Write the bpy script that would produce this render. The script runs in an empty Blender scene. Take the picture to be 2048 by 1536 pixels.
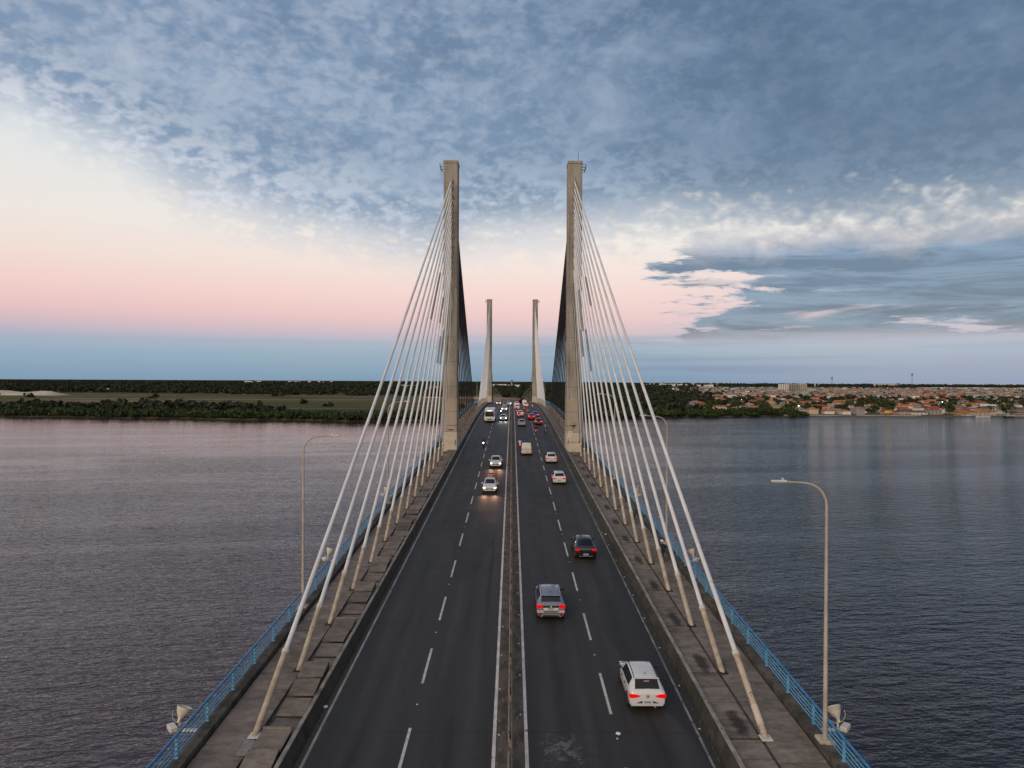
import bpy, bmesh, math, random
import numpy as np
from mathutils import Matrix, Vector
random.seed(7); rng = np.random.default_rng(7)
R = math.radians
scene = bpy.context.scene
col = scene.collection

# ------------------------------------------------------------------ camera
CAMZ = 40.0
cam_d = bpy.data.cameras.new("camera"); cam = bpy.data.objects.new("camera", cam_d); col.objects.link(cam)
cam_d.sensor_width = 36; cam_d.lens = 36 * 1420 / 2048
cam_d.clip_start = 0.1; cam_d.clip_end = 120000
cam.matrix_world = (Matrix.Translation((0, 0, CAMZ)) @ Matrix.Rotation(R(90 - 0.28), 4, 'X')
                    @ Matrix.Rotation(0.0049, 4, 'Z'))
scene.camera = cam
scene.view_settings.view_transform = 'Standard'; scene.view_settings.look = 'None'
scene.view_settings.exposure = 0.0; scene.view_settings.gamma = 1.0
scene.cycles.max_bounces = 6; scene.cycles.sample_clamp_indirect = 3.0; scene.cycles.sample_clamp_direct = 0
scene.cycles.use_denoising = True

def lin(r, g, b):
    f = lambda c: (c / 255 / 12.92) if c / 255 <= 0.04045 else ((c / 255 + 0.055) / 1.055) ** 2.4
    return (f(r), f(g), f(b), 1.0)

# ------------------------------------------------------------------ node expressions
class NX:
    """tiny expression builder over shader nodes"""
    def __init__(s, nt, sock): s.nt, s.s = nt, sock
    def _m(s, op, *o, clamp=False):
        n = s.nt.nodes.new('ShaderNodeMath'); n.operation = op; n.use_clamp = clamp
        for i, a in enumerate((s,) + o):
            if isinstance(a, NX): s.nt.links.new(a.s, n.inputs[i])
            else: n.inputs[i].default_value = a
        return NX(s.nt, n.outputs[0])
    def __add__(s, o): return s._m('ADD', o)
    __radd__ = __add__
    def __sub__(s, o): return s._m('SUBTRACT', o)
    def __rsub__(s, o): return (s * -1.0) + o
    def __mul__(s, o): return s._m('MULTIPLY', o)
    __rmul__ = __mul__
    def __truediv__(s, o): return s._m('DIVIDE', o)
    def mx(s, o): return s._m('MAXIMUM', o)
    def mn(s, o): return s._m('MINIMUM', o)
    def sq(s): return s._m('SQRT')
    def pw(s, o): return s._m('POWER', o)
    def ss(s, a, b):
        n = s.nt.nodes.new('ShaderNodeMapRange'); n.interpolation_type = 'SMOOTHSTEP'
        for i, v in ((0, s), (1, a), (2, b)):
            if isinstance(v, NX): s.nt.links.new(v.s, n.inputs[i])
            else: n.inputs[i].default_value = v
        return NX(s.nt, n.outputs[0])
def vec(nt, x, y, z):
    n = nt.nodes.new('ShaderNodeCombineXYZ')
    for i, a in enumerate((x, y, z)):
        if isinstance(a, NX): nt.links.new(a.s, n.inputs[i])
        else: n.inputs[i].default_value = a
    return NX(nt, n.outputs[0])
def noise(nt, v, scale=1.0, detail=4, rough=0.5, dist=0.0):
    n = nt.nodes.new('ShaderNodeTexNoise'); n.inputs['Scale'].default_value = scale
    n.inputs['Detail'].default_value = detail; n.inputs['Roughness'].default_value = rough
    n.inputs['Distortion'].default_value = dist
    if v is not None: nt.links.new(v.s, n.inputs['Vector'])
    return NX(nt, n.outputs[0])
def ramp(nt, f, stops, interp='LINEAR'):
    n = nt.nodes.new('ShaderNodeValToRGB'); cr = n.color_ramp; cr.interpolation = interp
    while len(cr.elements) < len(stops): cr.elements.new(0.5)
    for e, (p, c) in zip(cr.elements, stops): e.position = p; e.color = c
    nt.links.new(f.s, n.inputs[0]); return NX(nt, n.outputs[0])
def mixc(nt, f, a, b):
    n = nt.nodes.new('ShaderNodeMix'); n.data_type = 'RGBA'
    for i, v in ((0, f), (6, a), (7, b)):
        if isinstance(v, NX): nt.links.new(v.s, n.inputs[i])
        else: n.inputs[i].default_value = v
    return NX(nt, n.outputs[2])
def sep(nt, v):
    n = nt.nodes.new('ShaderNodeSeparateXYZ'); nt.links.new(v.s, n.inputs[0])
    return [NX(nt, o) for o in n.outputs]

# ------------------------------------------------------------------ sky and sun
SUN_AZ, SUN_EL = R(207), R(6.0)          # compass angle from +Y clockwise: behind the camera, a little to the left
world = bpy.data.worlds.new("World"); scene.world = world; world.use_nodes = True
def build_sky():
    nt = world.node_tree; nt.nodes.clear()
    tc = nt.nodes.new('ShaderNodeTexCoord')
    x, y, z = sep(nt, NX(nt, tc.outputs['Generated']))
    hor = (x * x + y * y).sq().mx(0.001)
    t = (z / hor).mx(0.0).mn(3.0)                       # tangent of the elevation
    s = x / hor                                          # sine of the azimuth
    inv = lambda n: n * -1.0 + 1.0
    # dusk gradient: earth shadow, pink belt, cream, pale blue
    T = [(0, (124, 158, 186)), (.034, (136, 166, 194)), (.050, (156, 168, 196)), (.066, (198, 174, 192)),
         (.086, (228, 184, 190)), (.116, (240, 200, 196)), (.155, (242, 217, 207)), (.20, (239, 227, 218)),
         (.30, (228, 229, 228)), (.48, (190, 206, 220)), (.9, (140, 168, 198))]
    base = ramp(nt, t, [(p, lin(*c)) for p, c in T])
    # cloud deck coordinates: a flat layer seen in perspective
    k = z.mx(0.0) + 0.05
    P = vec(nt, x / k, y / k, 0.0)
    warp = noise(nt, P, 0.9, 3, .5)
    big = noise(nt, P, 0.60, 6, .58, .25)
    D = vec(nt, x, y, z * 1.7)                           # puffs have height: less flattened than the layer itself
    cell = noise(nt, D, 42.0, 2, .5, .25)              # altocumulus cells
    fine = noise(nt, D, 90.0, 2, .55, .2)
    mid = noise(nt, D, 9.0, 6, .60, .5)
    # lower edge of the deck over the azimuth
    E = [(-1, .40), (-.585, .285), (-.5, .255), (-.4, .205), (-.28, .178), (-.12, .155), (-.03, .180), (.09, .190),
         (.2, .196), (.32, .190), (.43, .178), (.585, .168), (1, .13)]
    edge = ramp(nt, s * 0.5 + 0.5, [((a + 1) / 2, (e, e, e, 1)) for a, e in E], 'EASE')
    dd = t - edge + (cell - 0.5) * 0.11 + (mid - .5) * .07 + (fine - .5) * .03 + (big - 0.5) * 0.06
    cover = dd.ss(-.025, .07)
    thick = dd.ss(.02, .17)
    # low streaky bank on one side of the sky
    Q = vec(nt, s * 2.6 + (warp - .5) * .4, t * 15.0 + (warp - .5) * .4, 3.7)
    st = noise(nt, Q, 1.25, 8, .65, .35)
    Q2 = vec(nt, s * 8.0, t * 44.0 + s * 2.0, 9.1)
    st2 = noise(nt, Q2, 1.0, 6, .66, .3)
    side = s.ss(.06, .40)
    band = t.ss(.046, .075) * inv((t + (mid - .5) * .07).ss(.155, .205))
    val = st * .56 + st2 * .44 - (.625 - side * .245)
    lowm = val.ss(-.01, .055) * band * s.ss(.08, .2)
    wisp = ((st * .5 + st2 * .5) - .565).ss(.0, .09) * t.ss(.06, .09) * inv(t.ss(.17, .22)) * s.ss(-.25, -.02) * .8
    lowm = lowm.mx(wisp)
    hz = (noise(nt, vec(nt, s * 2.0, t * 60.0, 1.3), 1.2, 4, .5) - .44).ss(.0, .22) * inv(t.ss(.05, .072)) * (s.ss(-.3, .35) * .75 + .15)
    # cloud colours: pale tops and thin parts, slate bellies
    pale = mixc(nt, s.ss(-.5, .4), lin(222, 222, 228), lin(176, 190, 208))
    pale = mixc(nt, t.ss(.16, .3), mixc(nt, .6, pale, lin(226, 214, 220)), pale)
    deep = mixc(nt, s.ss(-.4, .45), lin(120, 141, 170), lin(72, 91, 121))
    slate = mixc(nt, s.ss(-.4, .4), lin(102, 122, 152), lin(58, 76, 104))
    mott = (cell * .58 + fine * .24 + mid * .38 - .60).ss(-.13, .15)
    lightness = mott * (1.0 - thick * .70) * (1.0 - s.ss(-.05, .4) * .68)
    streaks = (mid * .6 + big * .5 - .56).ss(-.03, .16) * (.46 - s.ss(-.1, .5) * .18)
    lightness = lightness.mx(streaks)
    belly = (big * .75 + mid * .35 - .50).ss(.10, -.06) * thick
    deck = mixc(nt, lightness, mixc(nt, belly * .85, deep, slate), pale)
    inner = (noise(nt, vec(nt, s * 4.5, t * 34.0 + s * 1.5, 5.5), 1.3, 7, .64, .4) - .41).ss(.0, .20)
    lowc = mixc(nt, inner, lin(54, 78, 120), lin(106, 128, 162))
    hole = (noise(nt, vec(nt, s * 3.6 + 2.0, t * 24.0, 8.3), 1.25, 7, .66, .35) - .57).ss(.0, .12)
    lowm = lowm * (1.0 - hole * .7)
    lowc = mixc(nt, val.ss(.05, .0), lowc, lin(176, 178, 196))
    c = mixc(nt, hz, base, mixc(nt, s.ss(-.2, .5), lin(128, 152, 184), lin(98, 134, 174)))
    c = mixc(nt, s.ss(-.1, .6) * inv(t.ss(.02, .06)) * .6, c, lin(100, 136, 174))
    c = mixc(nt, s.ss(.12, .5) * inv(t.ss(.10, .2)) * .45, c, lin(178, 180, 204))
    c = mixc(nt, lowm * .95, c, lowc)
    c = mixc(nt, cover * .97, c, deck)
    # clouds and clear sky turn warm towards the sunset side
    toward = (x / hor * math.sin(SUN_AZ) + y / hor * math.cos(SUN_AZ)).ss(-.35, .75) * (1.0 - t.ss(.5, 3.0) * .55)
    c = mixc(nt, toward * .85, c, mixc(nt, cover * (1.0 - lightness * .6) * .6, lin(244, 216, 192), lin(190, 164, 150)))
    # physical twilight glow around the set sun (fills the half of the sky behind the viewer)
    sky = nt.nodes.new('ShaderNodeTexSky'); sky.sky_type = 'NISHITA'; sky.sun_disc = False
    sky.sun_elevation = SUN_EL; sky.sun_rotation = SUN_AZ; sky.altitude = 0
    sky.air_density = 1.0; sky.dust_density = 1.5; sky.ozone_density = 1.5
    b1 = nt.nodes.new('ShaderNodeBackground'); b1.inputs[1].default_value = 0.92; nt.links.new(c.s, b1.inputs[0])
    b2 = nt.nodes.new('ShaderNodeBackground'); b2.inputs[1].default_value = 0.045; nt.links.new(sky.outputs[0], b2.inputs[0])
    a = nt.nodes.new('ShaderNodeAddShader'); nt.links.new(b1.outputs[0], a.inputs[0]); nt.links.new(b2.outputs[0], a.inputs[1])
    o = nt.nodes.new('ShaderNodeOutputWorld'); nt.links.new(a.outputs[0], o.inputs[0])
build_sky()
sd = bpy.data.lights.new("sun", 'SUN'); sd.energy = 1.0; sd.angle = R(30); sd.color = (1.0, .91, .81)
sun = bpy.data.objects.new("sun", sd); col.objects.link(sun)
SUN_LAMP_EL = R(29)
sdir = Vector((math.sin(SUN_AZ) * math.cos(SUN_LAMP_EL), math.cos(SUN_AZ) * math.cos(SUN_LAMP_EL), math.sin(SUN_LAMP_EL)))
sun.rotation_euler = sdir.to_track_quat('Z', 'Y').to_euler(); sun.location = (0, 0, 200)

# ------------------------------------------------------------------ helpers
def tag(o, label=None, cat=None, group=None, kind=None):
    if label: o['label'] = label
    if cat: o['category'] = cat
    if group: o['group'] = group
    if kind: o['kind'] = kind
    return o
def empty(name, loc=(0, 0, 0), rz=0.0, label=None, cat=None, group=None, rx=0.0):
    o = bpy.data.objects.new(name, None); col.objects.link(o); o.empty_display_size = .2
    o.location = loc; o.rotation_euler = (rx, 0, rz)
    return tag(o, label, cat, group)
def link(name, me, parent=None, loc=None, mats=None):
    o = bpy.data.objects.new(name, me); col.objects.link(o); o.parent = parent
    if loc is not None: o.location = loc
    if mats:
        if not isinstance(mats, (list, tuple)): mats = [mats]
        for i, m in enumerate(mats):
            o.material_slots[i].link = 'OBJECT'; o.material_slots[i].material = m
    return o

class MB:
    def __init__(s): s.v = []; s.f = []; s.mi = []; s.m = 0
    def add(s, vs, fs):
        b = len(s.v); s.v += [tuple(p) for p in vs]
        for f in fs: s.f.append(tuple(i + b for i in f)); s.mi.append(s.m)
        return s
    def box(s, x0, x1, y0, y1, z0, z1):
        return s.add([(x0, y0, z0), (x1, y0, z0), (x1, y1, z0), (x0, y1, z0), (x0, y0, z1), (x1, y0, z1), (x1, y1, z1), (x0, y1, z1)],
                     [(3, 2, 1, 0), (4, 5, 6, 7), (0, 1, 5, 4), (1, 2, 6, 5), (2, 3, 7, 6), (3, 0, 4, 7)])
    def bbox(s, x0, x1, y0, y1, z0, z1, b=.02):
        bm = bmesh.new(); bmesh.ops.create_cube(bm, size=1)
        for v in bm.verts:
            v.co = Vector(((x0 + x1) / 2 + v.co.x * (x1 - x0), (y0 + y1) / 2 + v.co.y * (y1 - y0), (z0 + z1) / 2 + v.co.z * (z1 - z0)))
        bmesh.ops.bevel(bm, geom=bm.edges[:], offset=b, segments=1, affect='EDGES')
        return s.bm(bm)
    def bm(s, bm):
        bm.verts.index_update()
        s.add([v.co[:] for v in bm.verts], [[v.index for v in f.verts] for f in bm.faces]); bm.free(); return s
    def tube(s, pts, r, n=8, cap=True):
        pts = [Vector(p) for p in pts]; b = len(s.v); N = len(pts)
        rs = r if isinstance(r, (list, tuple)) else [r] * N
        ref = None
        for i, p in enumerate(pts):
            d = (pts[min(i + 1, N - 1)] - pts[max(i - 1, 0)]).normalized()
            if ref is None: ref = Vector((0, 0, 1)) if abs(d.z) < .9 else Vector((1, 0, 0))
            a = d.cross(ref).normalized(); c = a.cross(d).normalized(); ref = c
            for j in range(n):
                q = 2 * math.pi * j / n
                s.v.append(tuple(p + (a * math.cos(q) + c * math.sin(q)) * rs[i]))
        for i in range(N - 1):
            for j in range(n):
                j2 = (j + 1) % n
                s.f.append((b + i * n + j, b + i * n + j2, b + (i + 1) * n + j2, b + (i + 1) * n + j)); s.mi.append(s.m)
        if cap:
            s.f.append(tuple(b + j for j in range(n))[::-1]); s.mi.append(s.m)
            s.f.append(tuple(b + (N - 1) * n + j for j in range(n))); s.mi.append(s.m)
        return s
    def prism(s, poly, y0, y1):
        """poly of (x,z) extruded along y"""
        n = len(poly)
        vs = [(x, y0, z) for x, z in poly] + [(x, y1, z) for x, z in poly]
        fs = [tuple(range(n)), tuple(range(2 * n - 1, n - 1, -1))] + [(i, i + n, (i + 1) % n + n, (i + 1) % n) for i in range(n)]
        return s.add(vs, fs)
    def prismx(s, poly, x0, x1):
        n = len(poly)
        vs = [(x0, y, z) for y, z in poly] + [(x1, y, z) for y, z in poly]
        fs = [tuple(range(n)), tuple(range(2 * n - 1, n - 1, -1))] + [(i, i + n, (i + 1) % n + n, (i + 1) % n) for i in range(n)]
        return s.add(vs, fs)
    def lathe(s, prof, axis='z', n=16, at=(0, 0, 0), M=None):
        b = len(s.v); at = Vector(at)
        for r, h in prof:
            for j in range(n):
                q = 2 * math.pi * j / n
                p = Vector((r * math.cos(q), r * math.sin(q), h))
                if axis == 'x': p = Vector((h, r * math.cos(q), r * math.sin(q)))
                if axis == 'y': p = Vector((r * math.cos(q), h, r * math.sin(q)))
                if M: p = M @ p
                s.v.append(tuple(p + at))
        for i in range(len(prof) - 1):
            for j in range(n):
                j2 = (j + 1) % n
                s.f.append((b + i * n + j, b + i * n + j2, b + (i + 1) * n + j2, b + (i + 1) * n + j)); s.mi.append(s.m)
        return s
    def mesh(s, name, mats, smooth=None):
        me = bpy.data.meshes.new(name); me.from_pydata(s.v, [], s.f)
        if not isinstance(mats, (list, tuple)): mats = [mats]
        for m in mats: me.materials.append(m)
        if len(mats) > 1: me.polygons.foreach_set('material_index', s.mi)
        bm = bmesh.new(); bm.from_mesh(me); bmesh.ops.recalc_face_normals(bm, faces=bm.faces); bm.to_mesh(me); bm.free()
        if smooth is not None:
            me.polygons.foreach_set('use_smooth', [True] * len(me.polygons)); me.set_sharp_from_angle(angle=R(smooth))
        me.update(); return me
    def build(s, name, mats, parent=None, smooth=None, loc=None):
        return link(name, s.mesh(name, mats, smooth), parent, loc)

def material(name, c1, c2=None, rough=.7, scale=2.0, detail=5, metal=0.0, bump=0.0, bscale=None, coat=0.0, rnd=0.0,
             stretch=(1, 1, 1), contrast=(.35, .65), spots=None, emit=None, spec=.5, local=False, trans=0.0):
    m = bpy.data.materials.new(name); m.use_nodes = True; nt = m.node_tree
    p = nt.nodes['Principled BSDF']
    p.inputs['Roughness'].default_value = rough; p.inputs['Metallic'].default_value = metal
    p.inputs['Coat Weight'].default_value = coat; p.inputs['Coat Roughness'].default_value = .08
    p.inputs['Specular IOR Level'].default_value = spec
    if trans: p.inputs['Transmission Weight'].default_value = trans
    c1 = tuple(c1) + (1,) if len(c1) == 3 else c1
    if c2 is None and not rnd and not bump:
        p.inputs['Base Color'].default_value = c1
    else:
        if local:
            g = nt.nodes.new('ShaderNodeTexCoord'); v = NX(nt, g.outputs['Object'])
        else:
            g = nt.nodes.new('ShaderNodeNewGeometry'); v = NX(nt, g.outputs['Position'])
        X, Y, Z = sep(nt, v)
        v = vec(nt, X * stretch[0], Y * stretch[1], Z * stretch[2])
        c = None
        if c2 is not None:
            c2 = tuple(c2) + (1,) if len(c2) == 3 else c2
            c = mixc(nt, noise(nt, v, scale, detail, .6).ss(*contrast), c1, c2)
        else:
            c = mixc(nt, 0.0, c1, c1)
        if spots:
            sc, lo, hi, cc = spots
            c = mixc(nt, noise(nt, v, sc, 4, .65, .4).ss(lo, hi), c, tuple(cc) + (1,))
        if rnd:
            oi = nt.nodes.new('ShaderNodeObjectInfo')
            h = nt.nodes.new('ShaderNodeHueSaturation'); nt.links.new(c.s, h.inputs['Color'])
            val = NX(nt, oi.outputs['Random']) * (2 * rnd) + (1 - rnd)
            nt.links.new(val.s, h.inputs['Value']); c = NX(nt, h.outputs[0])
        nt.links.new(c.s, p.inputs['Base Color'])
        if bump:
            bn = nt.nodes.new('ShaderNodeBump'); bn.inputs['Strength'].default_value = 1.0; bn.inputs['Distance'].default_value = bump
            nt.links.new(noise(nt, v, bscale or scale * 4, 4, .6).s, bn.inputs['Height']); nt.links.new(bn.outputs[0], p.inputs['Normal'])
    if emit:
        p.inputs['Emission Color'].default_value = tuple(emit[0]) + (1,); p.inputs['Emission Strength'].default_value = emit[1]
    return m

M = {}
def tower_mat(name, c1, c2, streak, amount):
    m = bpy.data.materials.new(name); m.use_nodes = True; nt = m.node_tree; p = nt.nodes['Principled BSDF']; p.inputs['Roughness'].default_value = .9
    g = nt.nodes.new('ShaderNodeNewGeometry'); v = NX(nt, g.outputs['Position']); X, Y, Z = sep(nt, v)
    n1 = noise(nt, vec(nt, X, Y, Z * .3), .8, 6, .62); n2 = noise(nt, vec(nt, X * 2.6, Y * 2.6, Z * .05), 1.0, 5, .65); n3 = noise(nt, v, 5.0, 4, .6)
    c = mixc(nt, n1.ss(.32, .68), c1 + (1,), c2 + (1,))
    c = mixc(nt, n2.ss(.50, .70) * amount, c, streak + (1,)); c = mixc(nt, n3.ss(.60, .75) * .35, c, tuple(q * .55 for q in c1) + (1,))
    pour = (Z._m('FLOORED_MODULO', 4.1) - 2.05)._m('ABSOLUTE'); c = mixc(nt, (1.0 - pour.ss(.03, .07)) * .55, c, tuple(q * .45 for q in c1) + (1,))
    nt.links.new(c.s, p.inputs['Base Color']); return m
M['concrete'] = tower_mat('concrete', (.27, .248, .215), (.385, .36, .315), (.125, .108, .09), .75)
M['concrete_pale'] = tower_mat('concrete_pale', (.35, .325, .29), (.43, .40, .36), (.19, .165, .14), .5)
M['concrete_dark'] = material('concrete_dark', (.026, .024, .018), (.058, .051, .040), .9, 1.1, 7, spots=(.9, .50, .66, (.034, .038, .016)), bump=.01, bscale=9)
M['kerb'] = material('kerb', (.05, .045, .038), (.12, .105, .088), .9, 1.5, 6, spots=(.8, .5, .7, (.025, .027, .016)), bump=.008, bscale=9)
M['barrier_top'] = material('barrier_top', (.17, .16, .145), (.32, .30, .275), .85, 2.2, 6, stretch=(1, .4, 1), spots=(2.4, .58, .68, (.10, .07, .045)))
M['slab'] = None
def slab_mat():
    m = bpy.data.materials.new('slab'); m.use_nodes = True; nt = m.node_tree; p = nt.nodes['Principled BSDF']; p.inputs['Roughness'].default_value = .88
    g = nt.nodes.new('ShaderNodeNewGeometry'); v = NX(nt, g.outputs['Position']); X, Y, Z = sep(nt, v)
    n1 = noise(nt, vec(nt, X * 1.0, Y * 1.7, Z), 1.5, 6, .62); n2 = noise(nt, v, .5, 4, .6); n3 = noise(nt, v, 9.0, 4, .65)
    c = mixc(nt, n1.ss(.32, .68), (.135, .112, .093, 1), (.225, .192, .163, 1))
    c = mixc(nt, n2.ss(.52, .70) * .55, c, (.06, .05, .04, 1)); c = mixc(nt, n3.ss(.60, .72) * .4, c, (.26, .22, .19, 1))
    # dark patch beside every cable foot on one side of the bridge
    ph = (Y - 30.3 - 1.15)._m('FLOORED_MODULO', 6.24); ph = ph.mn(ph * -1.0 + 6.24)
    dx = (X - 10.12) / .42; dy = ph / 1.55
    st = (1.0 - ((dx * dx + dy * dy).sq() + (n1 - .5) * 1.1 + (n3 - .5) * .5).ss(.35, 1.05)) * X.ss(9.3, 9.5) * (1.0 - Y.ss(112, 116))
    c = mixc(nt, st * .88, c, (.018, .016, .014, 1))
    oi = nt.nodes.new('ShaderNodeObjectInfo'); h = nt.nodes.new('ShaderNodeHueSaturation'); nt.links.new(c.s, h.inputs['Color'])
    val = NX(nt, oi.outputs['Random']) * .36 + .82; nt.links.new(val.s, h.inputs['Value']); nt.links.new(h.outputs[0], p.inputs['Base Color'])
    b = nt.nodes.new('ShaderNodeBump'); b.inputs['Distance'].default_value = .004; nt.links.new(n3.s, b.inputs['Height']); nt.links.new(b.outputs[0], p.inputs['Normal'])
    return m
M['slab'] = slab_mat()
M['base'] = material('base', (.055, .05, .045), (.10, .092, .08), .9, 1.5, 5)
M['stain'] = material('stain', (.018, .017, .015), (.035, .032, .027), .75, 3, 5)
M['gap'] = material('gap', (.02, .018, .016), None, .9)
M['white_paint'] = material('white_paint', (.46, .43, .42), (.66, .63, .62), .65, 3.5, 6, stretch=(1, .35, 1), spots=(5, .60, .70, (.12, .115, .11)))
M['faded_paint'] = material('faded_paint', (.12, .115, .112), (.26, .25, .245), .7, 2.5, 6, stretch=(1, .3, 1), spots=(4, .52, .66, (.05, .05, .05)))
M['dash_paint'] = material('dash_paint', (.40, .385, .375), (.56, .54, .53), .65, 3.5, 6, spots=(6, .62, .7, (.12, .12, .12)))
M['stud'] = material('stud', (.50, .47, .45), None, .5)
M['stud_red'] = material('stud_red', (.55, .12, .10), None, .3)
M['blue_dark'] = material('blue_dark', (.010, .14, .36), (.03, .24, .48), .45, 3, 5, coat=.2)
M['blue_light'] = material('blue_light', (.075, .29, .50), (.14, .39, .60), .5, 3, 5, spots=(5, .66, .74, (.10, .17, .22)))
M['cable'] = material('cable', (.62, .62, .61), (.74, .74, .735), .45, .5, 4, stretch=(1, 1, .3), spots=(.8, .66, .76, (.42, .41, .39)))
M['cable_shade'] = material('cable_shade', (.035, .034, .034), (.075, .072, .07), .7, .8, 5)
M['cable_grey'] = material('cable_grey', (.20, .22, .25), (.27, .29, .32), .5, .5, 4)
M['tube'] = material('tube', (.36, .29, .205), (.50, .43, .33), .75, 1.6, 6, spots=(2.6, .60, .70, (.13, .075, .035)))
M['collar'] = material('collar', (.58, .56, .52), None, .5)
M['galv'] = material('galv', (.36, .32, .27), (.47, .42, .36), .55, 1.2, 5, metal=.0)
M['rail_rust'] = material('rail_rust', (.15, .115, .09), (.30, .25, .205), .75, 3, 6, stretch=(1, .3, 1), spots=(3, .55, .68, (.09, .058, .036)))
M['dark_metal'] = material('dark_metal', (.05, .05, .055), None, .5, metal=.3)
M['black'] = material('black', (.012, .012, .013), None, .5)
M['rubber'] = material('rubber', (.02, .02, .02), None, .85)
M['rim'] = material('rim', (.30, .31, .32), None, .3, metal=.8)
M['glass'] = material('glass', (.010, .014, .018), None, .06, coat=0, spec=.6)
M['flood_shell'] = material('flood_shell', (.52, .48, .38), (.66, .63, .54), .4, 4, 4)
M['flood_glass'] = material('flood_glass', (.55, .55, .52), None, .1, metal=.4)
M['plate'] = material('plate', (.68, .68, .68), None, .4)
M['plate_mark'] = material('plate_mark', (.05, .05, .08), None, .5)
M['plate_blue'] = material('plate_blue', (.02, .06, .30), None, .4)
M['tail'] = material('tail', (.28, .0, .002), None, .25, emit=((1, .003, .006), .6))
M['tail_hot'] = material('tail_hot', (.5, .02, .02), None, .25, emit=((1, .018, .03), 3.2))
M['tail_off'] = material('tail_off', (.30, .01, .012), None, .25, emit=((1, .02, .02), .25))
M['head_white'] = material('head_white', (.8, .8, .8), None, .2, emit=((1, .93, .88), 12))
M['head_warm'] = material('head_warm', (.8, .7, .6), None, .2, emit=((1, .60, .40), 12))
M['head_orange'] = material('head_orange', (.8, .5, .3), None, .2, emit=((1, .42, .20), 16))
M['lamp_lit'] = material('lamp_lit', (.8, .8, .8), None, .2, emit=((1, .97, .9), 9))
M['trim'] = material('trim', (.025, .026, .028), None, .55)
M['silver_trim'] = material('silver_trim', (.42, .43, .44), None, .35, metal=.5)
M['sticker'] = material('sticker', (.45, .22, .26), (.55, .45, .47), .5, 30, 3)
def paint(name, c, rough=.30): return material(name, c, None, rough, coat=.6)
M['p_white'] = paint('paint_white', (.62, .63, .64)); M['p_cream'] = paint('paint_cream', (.66, .63, .57))
M['p_grey'] = paint('paint_grey', (.15, .185, .25)); M['p_black'] = paint('paint_black', (.012, .011, .012))
M['p_silver'] = paint('paint_silver', (.42, .43, .45)); M['p_blue'] = paint('paint_blue', (.03, .06, .28))
M['p_red'] = paint('paint_red', (.30, .02, .02)); M['p_dark'] = paint('paint_dark', (.05, .035, .035))
M['p_yellow'] = paint('paint_yellow', (.62, .40, .05))
M['load_red'] = material('load_red', (.22, .045, .03), (.30, .09, .06), .8, 4, 4)
M['skin'] = material('skin', (.22, .12, .08), None, .6)

# ------------------------------------------------------------------ bridge profile (y runs along the bridge)
def hroad(d):
    if d <= 150: return 16.76 - .0407 * d
    t = d - 150
    if t <= 176: return 10.655 - .0407 * t + .0407 * t * t / 176
    return 10.655 + .0407 * (t - 176)
def zr(d): return max(CAMZ - hroad(d), 3.0)
def slope(d): return math.atan2(zr(d + .5) - zr(d - .5), 1.0)
def road_at(px, py):
    """road point seen under a photo pixel, used to read distances off the photograph"""
    v = (py - 761 - (px - 1025) * .0049) / 1420
    lo, hi = 20.0, 318.0
    for _ in range(60):
        m = (lo + hi) / 2
        if hroad(m) / m > v: lo = m
        else: hi = m
    d = (lo + hi) / 2
    return ((px - 1025 + (py - 761) * .0049) * d / 1420, d)
D0, D1 = -40.0, 940.0
def drange(d0, d1, step):
    n = max(1, int(round((d1 - d0) / step))); return [d0 + (d1 - d0) * i / n for i in range(n + 1)]
def strip(mb, x0, x1, dz, d0, d1, step=4.0):
    ds = drange(d0, d1, step); b = len(mb.v)
    for d in ds: mb.v += [(x0, d, zr(d) + dz), (x1, d, zr(d) + dz)]
    for i in range(len(ds) - 1): mb.f.append((b + 2 * i, b + 2 * i + 1, b + 2 * i + 3, b + 2 * i + 2)); mb.mi.append(mb.m)
    return mb
def sweep(mb, poly, d0, d1, step=4.0):
    """closed (x,dz) profile swept along the bridge"""
    ds = drange(d0, d1, step); n = len(poly); b = len(mb.v)
    for d in ds: mb.v += [(x, d, zr(d) + z) for x, z in poly]
    for i in range(len(ds) - 1):
        for j in range(n):
            j2 = (j + 1) % n; mb.f.append((b + i * n + j, b + i * n + j2, b + (i + 1) * n + j2, b + (i + 1) * n + j)); mb.mi.append(mb.m)
    mb.f.append(tuple(b + j for j in range(n))); mb.mi.append(mb.m)
    mb.f.append(tuple(b + (len(ds) - 1) * n + j for j in range(n))[::-1]); mb.mi.append(mb.m)
    return mb
WALK = .30        # walkway level above the road
deck = sweep(MB(), [(-13.55, -.35), (-13.55, -.9), (-9.5, -1.6), (9.5, -1.6), (13.55, -.9), (13.55, -.35), (9.0, -.30), (8.7, -.05), (-8.7, -.05), (-9.0, -.30)], D0, D1)
tag(deck.build('bridge_deck', M['concrete_dark']), kind='structure')

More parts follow.
